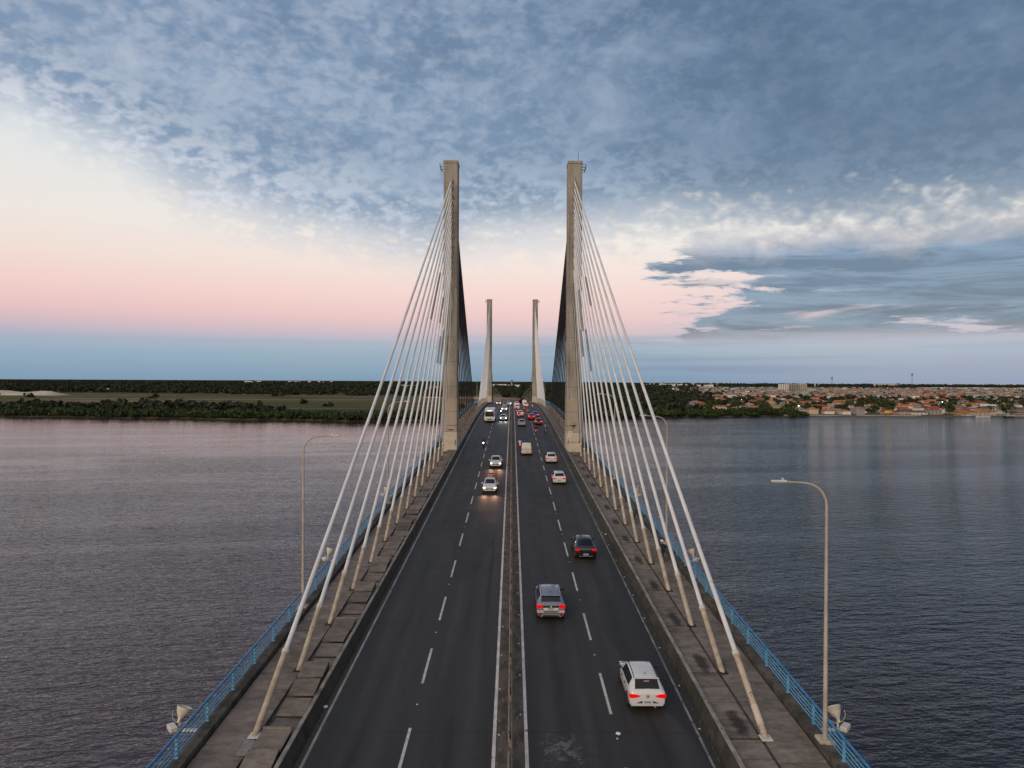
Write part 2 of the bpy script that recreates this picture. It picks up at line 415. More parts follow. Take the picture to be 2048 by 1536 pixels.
def asphalt_mat():
    m = bpy.data.materials.new('asphalt'); m.use_nodes = True; nt = m.node_tree; p = nt.nodes['Principled BSDF']
    g = nt.nodes.new('ShaderNodeNewGeometry'); v = NX(nt, g.outputs['Position']); X, Y, Z = sep(nt, v)
    n1 = noise(nt, vec(nt, X * 1.2, Y * .05, 0.), 1.0, 4, .55)          # long wheel-polished tracks
    n2 = noise(nt, v, .35, 5, .6)
    n3 = noise(nt, v, 40, 3, .6)
    c = mixc(nt, (n1 * .55 + n2 * .45).ss(.38, .62), (.0225, .0215, .021, 1), (.036, .0335, .032, 1))
    c = mixc(nt, n3.ss(.3, .75) * .35, c, (.05, .048, .046, 1))
    # dirty shoulder next to the barriers
    ax = X._m('ABSOLUTE')
    sh = (ax + (noise(nt, v, 1.2, 5, .65) - .5) * .6).ss(8.15, 8.55)
    c = mixc(nt, sh * .85, c, mixc(nt, noise(nt, v, 3.0, 5, .65), (.030, .028, .020, 1), (.085, .075, .058, 1)))
    lane = (ax - .69)._m('FLOORED_MODULO', 3.9)
    trk = ((lane - 1.95)._m('ABSOLUTE') - .85)._m('ABSOLUTE')
    c = mixc(nt, (1.0 - trk.ss(.1, .5)) * n1.ss(.3, .7) * .5, c, (.050, .048, .047, 1))
    oil = (1.0 - (lane - 1.95)._m('ABSOLUTE').ss(.0, .45)) * noise(nt, vec(nt, X * 1.5, Y * .12, 3.), 1.0, 4, .6).ss(.42, .66)
    c = mixc(nt, oil * .65, c, (.012, .0115, .011, 1))
    patch = noise(nt, vec(nt, X * .16, Y * .035, 7.), 1.0, 2, .4).ss(.585, .60)
    c = mixc(nt, patch * .5, c, (.016, .016, .017, 1))
    crack = (noise(nt, vec(nt, X * .9, Y * .35, 11.), 1.0, 5, .6) - .5)._m('ABSOLUTE')
    c = mixc(nt, (1.0 - crack.ss(.0, .006)) * n2.ss(.45, .6) * .8, c, (.008, .008, .008, 1))
    jt = (Y._m('FLOORED_MODULO', 12.48) - 6.24)._m('ABSOLUTE')
    c = mixc(nt, (1.0 - jt.ss(.02, .05)) * .55, c, (.010, .010, .010, 1))
    # pale splash on one lane, and tar streaks
    dx = X - 2.3; dy = Y - 29.7
    r = (dx * dx * .9 + dy * dy * .45).sq()
    spl = (noise(nt, v, 2.6, 6, .7, .6) - .50 + (1.0 - r.mn(1.0)) * .12).ss(.04, .16) * (1.0 - r.ss(.5, 1.5))
    c = mixc(nt, spl * .26, c, (.34, .37, .42, 1))
    tar = (X + 1.55 + (noise(nt, vec(nt, 0., Y * .25, 0.), 1., 3, .5) - .5) * .5)._m('ABSOLUTE')
    tm = (1.0 - tar.ss(.05, .22)) * Y.ss(44, 50) * (1.0 - Y.ss(62, 70))
    c = mixc(nt, tm * .7, c, (.008, .008, .008, 1))
    nt.links.new(c.s, p.inputs['Base Color'])
    rr = (n2 * .3 + .48); nt.links.new(rr.s, p.inputs['Roughness'])
    p.inputs['Specular IOR Level'].default_value = .35
    b = nt.nodes.new('ShaderNodeBump'); b.inputs['Distance'].default_value = .004; b.inputs['Strength'].default_value = .6
    nt.links.new(n3.s, b.inputs['Height']); nt.links.new(b.outputs[0], p.inputs['Normal'])
    return m
M['asphalt'] = asphalt_mat()
road = tag(strip(MB(), -8.75, 8.75, 0, D0, D1, 2.0).build('road', M['asphalt'], smooth=30), kind='structure')
# median strip and painted lines, parts of the road
M['median'] = material('median', (.042, .036, .030), (.105, .09, .075), .9, 2.2, 7, stretch=(1, .45, 1), spots=(4.5, .58, .72, (.17, .155, .135)), bump=.01, bscale=14)
sweep(MB(), [(-.60, -.01), (-.60, .012), (.60, .012), (.60, -.01)], D0, D1, 2.0).build('median_strip', M['median'], road)
for s_ in (-1, 1): strip(MB(), s_ * .69 - .075, s_ * .69 + .075, .006, D0, D1, 2.0).build('edge_line', M['white_paint'], road)
strip(MB(), -8.42 - .06, -8.42 + .06, .006, D0, D1, 2.0).build('edge_line', M['white_paint'] if False else material('line_grey', (.24, .225, .22), (.40, .38, .375), .65, 2.0, 6, stretch=(1, .3, 1), spots=(2.2, .60, .70, (.06, .058, .055))), road)
strip(MB(), 8.25 - .055, 8.25 + .055, .006, D0, D1, 2.0).build('edge_line', M['faded_paint'], road)
dash_me = MB().box(-.065, .065, -2.1, 2.1, -.002, .004).mesh('lane_dash', M['dash_paint'])
for x_, d_ in ((-4.45, 29.4), (4.66, 34.9)):
    k = -6
    while d_ + 8.45 * k < 330:
        d = d_ + 8.45 * k
        o = link('lane_dash', dash_me, road, (x_, d, zr(d) + .004)); o.rotation_euler = (slope(d), 0, 0); k += 1
stud_me = MB().bbox(-.045, .045, -.04, .04, -.01, .022, .009).mesh('road_stud', M['stud'])
for x_, d_, st, end in ((-.50, 27, 4.2, 150), (.50, 28.4, 4.2, 150), (4.66, 30.7, 8.45, 150), (8.45, 27, 4.3, 120), (-4.45, 33.6, 8.45, 120)):
    d = d_
    while d < end:
        jx = x_ + random.uniform(-.04, .04)
        o = link('road_stud', stud_me, road, (jx, d, zr(d) + (.016 if abs(x_) < 1 else .006)), M['stud_red'] if random.random() < .35 and x_ < 0 else M['stud'])
        o.rotation_euler = (slope(d), 0, random.uniform(-.3, .3)); d += st + random.uniform(-.3, .3)

# median guard rail: twin W-beams on posts
g = empty('guard_rail', (0, 0, zr(0)), 0, 'rusty steel guard rail running down the middle of the road', 'guard rail')
def loc_z(mb, z0):
    mb.v = [(x, y, z - z0) for x, y, z in mb.v]; return mb
for s_ in (-1, 1):
    pr = [(s_ * .055, .43), (s_ * .10, .50), (s_ * .055, .57), (s_ * .10, .65), (s_ * .055, .73), (s_ * .04, .73), (s_ * .085, .65), (s_ * .04, .57), (s_ * .085, .50), (s_ * .04, .43)]
    loc_z(sweep(MB(), pr, D0, D1, 3.0), zr(0)).build('beam', M['rail_rust'], g)
post_me = MB().box(-.035, .035, -.05, .05, -.02, .70).mesh('post', M['rail_rust'])
for d in drange(-30, 330, 4.0): link('post', post_me, g, (0, d, zr(d) - zr(0)))

# concrete barriers between road and walkways
for s_, nm in ((-1, 'mossy concrete barrier between the oncoming carriageway and its walkway'), (1, 'mossy concrete barrier between the tail-light carriageway and its walkway')):
    b = empty('concrete_barrier', (0, 0, zr(0)), 0, nm, 'barrier')
    pr = [(s_ * 8.72, -.06), (s_ * 8.76, .12), (s_ * 8.98, .60), (s_ * 9.16, .60), (s_ * 9.22, .1), (s_ * 9.22, -.06)]
    loc_z(sweep(MB(), pr, D0, D1, 3.0), zr(0)).build('wall', M['concrete_dark'], b)
    loc_z(sweep(MB(), [(s_ * 8.97, .602), (s_ * 8.985, .63), (s_ * 9.155, .63), (s_ * 9.17, .602)], D0, D1, 3.0), zr(0)).build('coping', M['barrier_top'], b)

# walkways with individual slabs
ORD = ['first', 'second', 'third', 'fourth', 'fifth', 'sixth', 'seventh', 'eighth', 'ninth', 'tenth', 'eleventh', 'twelfth', 'thirteenth', 'fourteenth', 'fifteenth', 'sixteenth', 'seventeenth', 'eighteenth', 'nineteenth', 'twentieth', 'twenty-first', 'twenty-second', 'twenty-third', 'twenty-fourth', 'twenty-fifth', 'twenty-sixth']
FEET = [30.3 + 6.24 * k for k in range(14)]
slab_out = MB().bbox(-.98, .98, -.49, .49, -.07, 0, .012).mesh('slab', M['slab'])
slab_in = MB().bbox(-.62, .62, -.72, .72, -.09, 0, .012).mesh('slab', M['slab'])
slab_in_r = MB().bbox(-.70, .70, -.72, .72, -.09, 0, .012).mesh('slab', M['slab'])
hatch_me = MB().bbox(-.55, .55, -.5, .5, -.03, .07, .01).mesh('cover_plate', material('plate_metal', (.17, .16, .155), (.28, .26, .25), .6, 3, 5))
for s_ in (-1, 1):
    w = tag(strip(MB(), s_ * 9.2, s_ * 12.9, WALK - .10, D0, D1, 3.0).build('walkway', M['base']), kind='structure')
    d = 24.0
    while d < 84:
        o = link('slab', slab_out, w, (s_ * 11.78, d, zr(d) + WALK + random.uniform(-.012, .012)))
        o.rotation_euler = (slope(d) + random.uniform(-.006, .006), random.uniform(-.008, .008), random.uniform(-.006, .006)); d += 1.0
    tail = MB()
    while d < 330:
        tail.box(s_ * 11.78 - .98, s_ * 11.78 + .98, d - .49, d + .49, zr(d) + WALK - .07, zr(d) + WALK + random.uniform(-.012, .012)); d += 1.0
    tag(tail.build('slab_row', M['slab'], w), kind='stuff')
    # inner slabs, in bays set by the cable feet
    far = MB()
    for k in range(-2, 40):
        f0 = FEET[0] + 6.24 * k
        if 112 < f0 < 122: continue
        for j in range(4):
            dd = f0 + .78 + j * 1.53
            if s_ < 0:
                # loose, lifted cover slabs beside each anchorage
                lift = (.02, .12, .32, .50)[j] + random.uniform(-.03, .03); tilt = (.00, .05, .09, .07)[j] + random.uniform(-.02, .03)
                if j == 0: lift = .0; tilt = -.04
                if j == 3 and random.random() < .35: lift -= .2
            else:
                lift = random.uniform(-.008, .012); tilt = random.uniform(-.006, .006)
            if f0 < 92:
                o = link('slab', slab_in if s_ < 0 else slab_in_r, w, (s_ * (9.92 if s_ < 0 else 9.96), dd, zr(dd) + WALK + lift))
                o.rotation_euler = (slope(dd) + tilt, random.uniform(-.015, .015), random.uniform(-.05, .05) if s_ < 0 else 0)
            elif f0 < 320:
                far.box(s_ * 9.92 - .62, s_ * 9.92 + .62, dd - .72, dd + .72, zr(dd) + WALK - .09, zr(dd) + WALK + lift)
        if s_ < 0 and f0 < 92:
            fr = MB().box(-.60, .60, -.05, .05, -.34, .34).build('bay_edge', M['slab'], w, loc=(s_ * 9.92, f0 + 5.35 + .75, zr(f0 + 6) + WALK + .10))
    tag(far.build('slab_row', M['slab'], w), kind='stuff')
    if s_ < 0:
        for dx, d, rz in ((10.55, 29.2, .05), (10.5, 27.0, -.04)):
            o = link('cover_plate', hatch_me, w, (-dx, d, zr(d) + WALK + .05)); o.rotation_euler = (slope(d), 0, rz)
    sweep(MB(), [(s_ * 12.86, .15), (s_ * 12.86, .52), (s_ * 13.42, .52), (s_ * 13.55, .2), (s_ * 13.55, -.34), (s_ * 12.9, -.3)], D0, D1, 3.0).build('kerb_beam', M['kerb'], w)

# blue railings
RX = 13.28
for s_, nm in ((-1, 'blue steel railing along the walkway of the oncoming carriageway'), (1, 'blue steel railing along the walkway of the tail-light carriageway')):
    r = empty('railing', (s_ * RX, 0, zr(0)), 0, nm, 'railing')
    def rail(h, rad, m, dx=0, n=6, step=3.0, name='rail'):
        MB().tube([(dx, d, zr(d) - zr(0) + h) for d in drange(D0, 420, step)], rad, n).build(name, M[m], r, smooth=60)
    for h in (.66, .84, 1.02, 1.20): rail(h, .027, 'blue_light')
    rail(1.40, .055, 'blue_dark', s_ * .03, 8, 3.0, 'handrail')
    pm = MB().box(-.055, .055, -.02, .02, .50, 1.38).box(-.09, .09, -.07, .07, .50, .525).mesh('post', M['blue_light'])
    pm2 = MB().box(-.045, .045, -.02, .02, .50, 1.38).mesh('post', M['blue_light'])
    for i, d in enumerate(drange(16.7, 16.7 + 2.87 * 62, 2.87)): link('post', pm if d < 60 else pm2, r, (0, d, zr(d) - zr(0)))
    t = MB()
    for d in drange(200, 330, 2.87): t.box(-.045, .045, d - .02, d + .02, zr(d) - zr(0) + .5, zr(d) - zr(0) + 1.38)
    tag(t.build('post_row', M['blue_light'], r), kind='stuff')

# ------------------------------------------------------------------ pylons and stay cables
YT = 118.8
ROWS = [361, 375, 389, 404, 417, 431, 445, 460, 477, 493.5, 512, 535, 562.5, 605]
TOPZ = [CAMZ + (761 - y) / 1420 * 117.3 for y in ROWS]
TOWER_TOP = 76.3
def scribble(parent, x, y, z, w, h, seed, mat):
    rr = random.Random(seed); mb = MB(); pts = []
    px, pz = x, z
    for i in range(26):
        px = min(max(px + rr.uniform(-.3, .3) * w, x - w / 2), x + w / 2); pz = min(max(pz + rr.uniform(-.35, .35) * h, z - h / 2), z + h / 2)
        pts.append((px, y, pz))
    mb.tube(pts, .022, 4); return mb.build('graffiti', mat, parent)
TOWERS = [(-1, YT, 'tall concrete bridge tower with a cream painted graffiti base facing the antenna tower', 'tower facing the antenna tower'),
          (1, YT, 'tall concrete bridge tower with an antenna on top and a white notice at its base', 'antenna tower'),
          (-1, YT + 200, 'farther concrete bridge tower on the oncoming headlight side, past the bus', 'farther headlight-side tower'),
          (1, YT + 200, 'farther concrete bridge tower on the tail-light side, past the traffic queue', 'farther tail-light-side tower')]
M['cream_base'] = material('cream_base', (.50, .44, .34), (.58, .52, .42), .8, 1.2, 5, spots=(1.6, .60, .72, (.18, .13, .085)))
M['soot'] = material('soot', (.03, .027, .024), None, .9)
M['lowtower'] = tower_mat('lowtower', (.35, .295, .235), (.43, .37, .30), (.17, .12, .08), .6)
for ti, (s_, yt, lab, short) in enumerate(TOWERS):
    zb = zr(yt) + WALK
    t = empty('bridge_tower', (s_ * 10.27, yt, 0), 0, lab, 'tower')
    near = ti < 2
    def prof(z):   # half depth along the bridge, half width
        a = min(max((z - 30) / 32, 0), 1)
        return 1.95 - .45 * a, 1.22 - .05 * a
    mb = MB(); zs = [-2, 20, zb, 44, 50, 56, 62, TOWER_TOP - .5]
    for z in zs:
        hd, hw = prof(z); c = .09
        mb.v += [(-hw + c, -hd, z), (hw - c, -hd, z), (hw, -hd + c, z), (hw, hd - c, z), (hw - c, hd, z), (-hw + c, hd, z), (-hw, hd - c, z), (-hw, -hd + c, z)]
    for i in range(len(zs) - 1):
        for j in range(8):
            mb.f.append((i * 8 + j, i * 8 + (j + 1) % 8, i * 8 + 8 + (j + 1) % 8, i * 8 + 8 + j)); mb.mi.append(0)
    mb.build('shaft', M['concrete'], t)
    hd, hw = prof(70)
    MB().bbox(-hw - .05, hw + .05, -hd - .05, hd + .05, TOWER_TOP - .5, TOWER_TOP, .03).build('cap', M['concrete'], t)
    # raised outer pilaster on both faces
    for q in (-1, 1):
        zs2 = [zb + 3.2, 44, 50, 56, 61.5]; p = MB()
        x0, x1 = (.42 * s_, 1.16 * s_)
        for z in zs2:
            h_ = prof(z)[0]; p.v += [(x0, q * (h_ - .02), z), (x1, q * (h_ - .02), z), (x1, q * (h_ + .10), z), (x0, q * (h_ + .10), z)]
        for i in range(len(zs2) - 1):
            for j in range(4): p.f.append((i * 4 + j, i * 4 + (j + 1) % 4, i * 4 + 4 + (j + 1) % 4, i * 4 + 4 + j)); p.mi.append(0)
        p.f += [(0, 1, 2, 3), tuple(range(len(p.v) - 4, len(p.v)))]; p.mi += [0, 0]
        p.build('pilaster', M['concrete_pale'], t)
    h_, w_ = prof(zb + 1)
    MB().bbox(-w_ - .03, w_ + .03, -h_ - .03, h_ + .03, zb - .3, zb + 3.1, .03).build('base_band', M['cream_base'], t)
    MB().bbox(-w_ - .015, w_ + .015, -h_ - .012, h_ + .012, zb + 3.12, zb + 8.6, .03).build('lower_band', M['lowtower'], t)
    MB().box(-w_ - .02, w_ + .02, -h_ - .02, h_ + .02, zb + 4.15, zb + 4.22).build('seam', M['soot'], t)
    MB().box(-1.19, 1.19, -prof(zb + 15)[0] - .02, prof(zb + 15)[0] + .02, zb + 11.6, zb + 11.66).build('seam', M['soot'], t)
    # bracket of maintenance gear on the outer top edge
    br = MB()
    xo = s_ * (hw + .0)
    for q in (-.6, .6):
        br.tube([(xo, q, TOWER_TOP - .35), (xo + s_ * .75, q, TOWER_TOP - .35), (xo + s_ * .6, q, TOWER_TOP - 1.25), (xo, q, TOWER_TOP - 1.3)], .045, 5)
        br.tube([(xo, q, TOWER_TOP - .85), (xo + s_ * .66, q, TOWER_TOP - .85)], .04, 5)
    br.tube([(xo + s_ * .75, -.7, TOWER_TOP - .35), (xo + s_ * .75, .7, TOWER_TOP - .35)], .05, 5).tube([(xo + s_ * .8, .65, TOWER_TOP - .25), (xo + s_ * .5, .65, TOWER_TOP - 1.3)], .05, 5)
    br.build('top_bracket', M['dark_metal'], t)
    if ti == 1:
        MB().tube([(.62, -.2, TOWER_TOP), (.62, -.2, TOWER_TOP + 1.1), (.62, -.2, TOWER_TOP + 2.1)], [.05, .03, .015], 6).box(.5, .74, -.22, -.18, TOWER_TOP + 1.25, TOWER_TOP + 1.29).build('antenna', M['dark_metal'], t)
        MB().bbox(-.95, -.30, -h_ - .075, -h_ - .03, zb + 2.45, zb + 3.35, .01).build('notice_plate', M['plate'], t)
        nm = MB()
        for i in range(4): nm.box(-.85, -.42, -h_ - .082, -h_ - .076, zb + 3.18 - i * .17, zb + 3.22 - i * .17)
        nm.build('notice_lines', M['plate_mark'], t)
        scribble(t, .1, -h_ - .035, zb + 1.6, 1.7, .5, 3, M['soot']); scribble(t, .2, -h_ - .03, zb + 4.6, .9, 1.6, 4, M['soot'])
        scribble(t, -.85, -h_ - .035, zb + 1.2, .25, 1.6, 8, M['soot'])
        MB().prism([(-.75, zb + 4.3), (.35, zb + 4.35), (.15, zb + 4.12), (-.1, zb + 4.0), (-.3, zb + 4.12)], -h_ - .034, -h_ - .03).build('soot_mark', M['soot'], t)
    if ti == 0:
        scribble(t, .85, -h_ - .035, zb + 1.3, .5, .9, 5, M['soot']); scribble(t, .1, -h_ - .035, zb + 3.3, 1.3, .5, 6, M['soot'])
    # dark drill holes and lift marks on the front
    if near:
        for (hx, hz) in ((-.1, 55), (.15, 51), (0.05, 46.5)):
            MB().box(hx - .06, hx + .06, -prof(hz)[0] - .01, -prof(hz)[0] + .03, hz, hz + .13).build('drill_hole', M['soot'], t)
        h = MB()
        for i in range(int((TOWER_TOP - 62) / 1.3)):
            h.box(.45 * -s_ - .16, .45 * -s_ + .16, -1.53, -1.49, 58 + i * 1.3, 58.5 + i * 1.3)
        h.build('formwork_marks', material('formwork', (.20, .175, .15), (.29, .255, .215), .9, 2, 5), t)
        if ti == 0 or ti == 1:
            MB().bbox(s_ * .9 - .2, s_ * .9 + .2, -2.0, -1.72, 53.4, 54.2, .02).build('junction_box', M['galv'], t)
    # cable fans: towards the viewer's end and towards mid bridge (or the far end)
    for q in (-1, 1):
        for k in range(14):
            off = YT - FEET[k]
            yf = yt + q * off
            foot = Vector((s_ * 10.92, yf, zr(yf) + WALK - .02)); top = Vector((s_ * 10.12, yt + q * 1.40, TOPZ[k]))
            where = {(-1): 'open water side', 1: 'wooded shore side'}[q]
            c = empty('stay_cable', foot, 0, f'{ORD[13 - k]} stay cable out from the {short}, {where}', 'cable', 'stay cables of the bridge')
            v = top - foot; L = v.length; n = v.normalized()
            tl = (4.5 - .17 * k) * (1 if k < 12 else .9)
            sag = Vector((0, 0, -1)) * (.0048 * L)
            P = lambda t_: v * t_ + sag * 4 * t_ * (1 - t_)
            t0 = tl / L
            sides = 10 if near and q < 0 else 6
            N = 9 if near and q < 0 else 4
            rad = .125 if k < 6 else .115
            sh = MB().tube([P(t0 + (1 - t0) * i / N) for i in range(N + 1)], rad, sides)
            for fi in range(N * sides):          # shade painted dark onto the underside of every sheath
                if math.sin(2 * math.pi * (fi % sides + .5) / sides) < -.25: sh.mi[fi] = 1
            sh.build('sheath', [M['cable'], M['cable_shade']], c, smooth=60)
            MB().tube([P(-.002), P(t0 * .5), P(t0)], rad + .022, sides).build('anchor_pipe', M['tube'], c, smooth=60)
            MB().tube([P(t0 - .12 / L), P(t0 + .13 / L)], rad + .05, sides).build('collar', M['collar'], c, smooth=40)
            if near: MB().tube([P(1 - .55 / L), P(1.0)], rad + .07, 8).build('socket', M['concrete'], c, smooth=40)
            if near and q < 0:
                MB().bbox(-.24, .24, -.30, .22, 0, .06, .02).build('foot_plate', M['gap'] if k else M['collar'], c)
                r2 = random.Random(ti * 50 + k)
                if k in (5, 6, 8, 9, 10, 12) and r2.random() < .75:
                    a = r2.uniform(.35, .6); b_ = a + r2.uniform(.1, .2)
                    MB().tube([P(a), P((a + b_) / 2), P(b_)], rad + .03, 8).build('loose_sleeve', M['cable_grey'], c, smooth=60)
                if k == 0 and s_ > 0:
                    MB().tube([P(.006), P(.016)], rad + .035, 10).build('torn_boot', M['cream_base'], c, smooth=60)

# ------------------------------------------------------------------ street lamps
def lamp_meshes(s_):
    H = 10.85
    pole = MB().tube([(0, 0, 0), (0, 0, .4), (0, 0, 5), (0, 0, H - 1.0)], [.115, .095, .078, .055], 10)
    a = [(0, 0, H - 1.0)] + [(-s_ * (.95 - .95 * math.cos(q)), 0, H - 1.0 + .95 * math.sin(q)) for q in (.3, .6, .9, 1.2, 1.5)] + [(-s_ * 1.75, 0, H)]
    arm = MB().tube(a, [.055, .052, .05, .048, .045, .043, .04], 8)
    head = MB().bbox(-.32, .32, -.11, .11, -.05, .05, .03)
    cell = MB().lathe([(.001, .13), (.05, .13), (.05, .04)], n=8)
    return [('pole', pole.mesh('pole', M['galv'], 50), (0, 0, 0)), ('arm', arm.mesh('arm', M['galv'], 50), (0, 0, 0)),
            ('lamp_head', head.mesh('lamp_head', M['collar']), (-s_ * 2.0, 0, H + .02)), ('photocell', cell.mesh('photocell', M['collar']), (-s_ * 1.85, 0, H + .02))]
for s_, dl in ((-1, [45.0, 75.8, 106.6, 268] + [345 + 30.8 * k for k in range(17)]), (1, [29.7, 60.3, 91.0, 285] + [352 + 30.6 * k for k in range(17)])):
    parts = lamp_meshes(s_)
    block = MB().bbox(-.32, .32, -.34, .34, -.55, .10, .05).mesh('footing', M['tube'])
    side = 'headlight side' if s_ < 0 else 'tail-light side'
    for i, d in enumerate(dl):
        lab = f'tall bent-arm street lamp on the {side} railing, {ORD[i]} from the open water end' if i < 4 else f'distant bent-arm street lamp, {ORD[i - 4]} on the {side} of the descending approach'
        o = empty('street_lamp', (s_ * 13.2, d, zr(d) + .52), 0, lab, 'street lamp', f'street lamps on the {side}')
        if i == 3: o.scale = (1, 1, .82)
        for nm, me, lc in parts: link(nm, me, o, lc)
        link('footing', block, o, (0, 0, .02))

# ------------------------------------------------------------------ floodlights on outriggers
Mx = Matrix.Rotation(R(24), 4, 'Y')
def floodlight(s_, d, lab):
    o = empty('floodlight', (s_ * 13.45, d, zr(d) + .45), 0, lab, 'floodlight', 'cable floodlights outside the railings'); o.scale = (.88, .88, .88)
    MB().bbox(min(0, s_ * 1.35), max(0, s_ * 1.35), -.09, .09, -.05, .05, .01).build('outrigger', M['flood_shell'], o)
    MB().bbox(-.17, .17, -.34, .34, 0, .24, .03).build('ballast_box', M['collar'], o, loc=(s_ * 1.15, -.12, .05)).rotation_euler = (0, 0, s_ * -.7)
    rot = Matrix.Rotation(R(-s_ * 18), 4, 'Y') @ Matrix.Rotation(R(-20), 4, 'X')
    at = (s_ * .95, .25, .45)
    MB().lathe([(.02, -.18), (.07, -.18), (.08, -.02), (.15, .08), (.29, .30), (.36, .52), (.37, .55), (.34, .55), (.27, .31)], n=20, at=at, M=rot).build('reflector', M['flood_shell'], o, smooth=40)
    MB().lathe([(.001, .49), (.345, .50)], n=20, at=at, M=rot).build('lens', M['flood_glass'], o, smooth=40)
    ring = [Vector(at) + rot @ Vector((.46 * math.cos(q), 0, .25 + .46 * math.sin(q))) for q in [math.pi * i / 10 - math.pi for i in range(11)]]
    MB().tube(ring, .018, 5).build('yoke', M['galv'], o)
    MB().tube([(s_ * .95, .2, .02), (s_ * .95, .25, .30)], .06, 8).build('neck', M['flood_shell'], o)
FW = ['first', 'second', 'third', 'fourth']
for i, d in enumerate((30.4, 55.2, 80, 104.8)): floodlight(-1, d, f'cream round floodlight hung outside the headlight-side railing, {FW[i]} from the open water end')
for i, d in enumerate((30.7, 55.5, 80.3, 105)): floodlight(1, d, f'cream round floodlight hung outside the tail-light-side railing, {FW[i]} from the open water end')

# ------------------------------------------------------------------ vehicles
def interp(st, y):
    for a, b in zip(st, st[1:]):
        if a[0] <= y <= b[0]:
            t = (y - a[0]) / (b[0] - a[0]); return [p + (q - p) * t for p, q in zip(a, b)]
    return list(st[0] if y < st[0][0] else st[-1])
def section(r):
    y, zb, zbe, zt, w, wt = r; h = zbe - zb
    return [(w * .88, zb), (w * .985, zb + .22 * h), (w, zb + .5 * h), (w * .995, zb + .8 * h), (w * .965, zbe),
            (wt + .52 * (w * .965 - wt), zbe + .52 * (zt - .06 * min(1, (zt - zbe) * 3) - zbe)), (wt, zt - .06 * min(1, (zt - zbe) * 3)), (wt * .86, zt - .018 * min(1, (zt - zbe) * 3)), (wt * .45, zt), (0, zt + .006)]
def loft(st, extra=()):
    ys = sorted(set([r[0] for r in st] + list(extra))); mb = MB(); n = None
    for y in ys:
        half = section(interp(st, y)); ring = [(x, y, z) for x, z in half] + [(-x, y, z) for x, z in half[-2::-1]]
        n = len(ring); mb.v += ring
    for i in range(len(ys) - 1):
        for j in range(n):
            j2 = (j + 1) % n; mb.f.append((i * n + j, i * n + j2, (i + 1) * n + j2, (i + 1) * n + j)); mb.mi.append(0)
    mb.f.append(tuple(range(n))); mb.f.append(tuple(range((len(ys) - 1) * n, len(ys) * n))[::-1]); mb.mi += [0, 0]
    return mb
def side_pane(st, y0, y1, s_, lo=.10, hi=.92, n=5):
    mb = MB()
    for i in range(n + 1):
        y = y0 + (y1 - y0) * i / n; h = section(interp(st, y)); (xa, za), (xm, zm), (xb, zb) = h[4], h[5], h[6]
        off = .012
        for t in (lo, .5, hi):
            if t < .52: q = t / .52; x = xa + (xm - xa) * q; z = za + (zm - za) * q
            else: q = (t - .52) / .48; x = xm + (xb - xm) * q; z = zm + (zb - zm) * q
            mb.v.append((s_ * (x + off), y, z))
    for i in range(n):
        for j in range(2): mb.f.append((i * 3 + j, i * 3 + j + 1, i * 3 + 4 + j, i * 3 + 3 + j)); mb.mi.append(0)
    return mb
def end_pane(st, y0, y1, k=.88, n=4, off=.014):
    mb = MB(); fx = (-1, -.8, -.4, 0, .4, .8, 1)
    for i in range(n + 1):
        y = y0 + (y1 - y0) * i / n; r = interp(st, y); e = .02
        z2 = interp(st, y + e)[3]; z1 = interp(st, y - e)[3]; sl = (z2 - z1) / (2 * e); ln = math.hypot(1, sl)
        h = section(r); wt = r[5]
        for f in fx:
            ax = abs(f) * wt * k; pts = [(0, h[9][1]), (h[8][0], h[8][1]), (h[7][0], h[7][1]), (h[6][0], h[6][1])]
            zz = pts[-1][1]
            for (xa, za), (xb, zb) in zip(pts, pts[1:]):
                if xa <= ax <= xb + 1e-6: zz = za + (zb - za) * (ax - xa) / max(xb - xa, 1e-6); break
            mb.v.append((math.copysign(ax, f), y - sl / ln * off, zz + off / ln))
    m = len(fx)
    for i in range(n):
        for j in range(m - 1): mb.f.append((i * m + j, i * m + j + 1, (i + 1) * m + j + 1, (i + 1) * m + j)); mb.mi.append(0)
    return mb
def wheel(parent, x, y, r=.31, w=.20):
    s_ = 1 if x > 0 else -1
    o = link('wheel', WH_ME, parent, (x, y, r)); o.scale = (w / .2 * s_, r / .31, r / .31)
    c = link('rim', RIM_ME, o)
WH_ME = MB().lathe([(.19, -.10), (.29, -.10), (.31, -.07), (.31, .07), (.29, .10), (.19, .10)], 'x', 18).mesh('tyre', M['rubber'], 40)
_rm = MB().lathe([(.001, .06), (.05, .075), (.19, .085), (.20, .06), (.20, -.08), (.001, -.08)], 'x', 18)
for i in range(5):
    q = 2 * math.pi * i / 5; _rm.box(.075, .095, -.012, .012, -.002, .002)
RIM_ME = _rm.mesh('rim', M['rim'], 40)

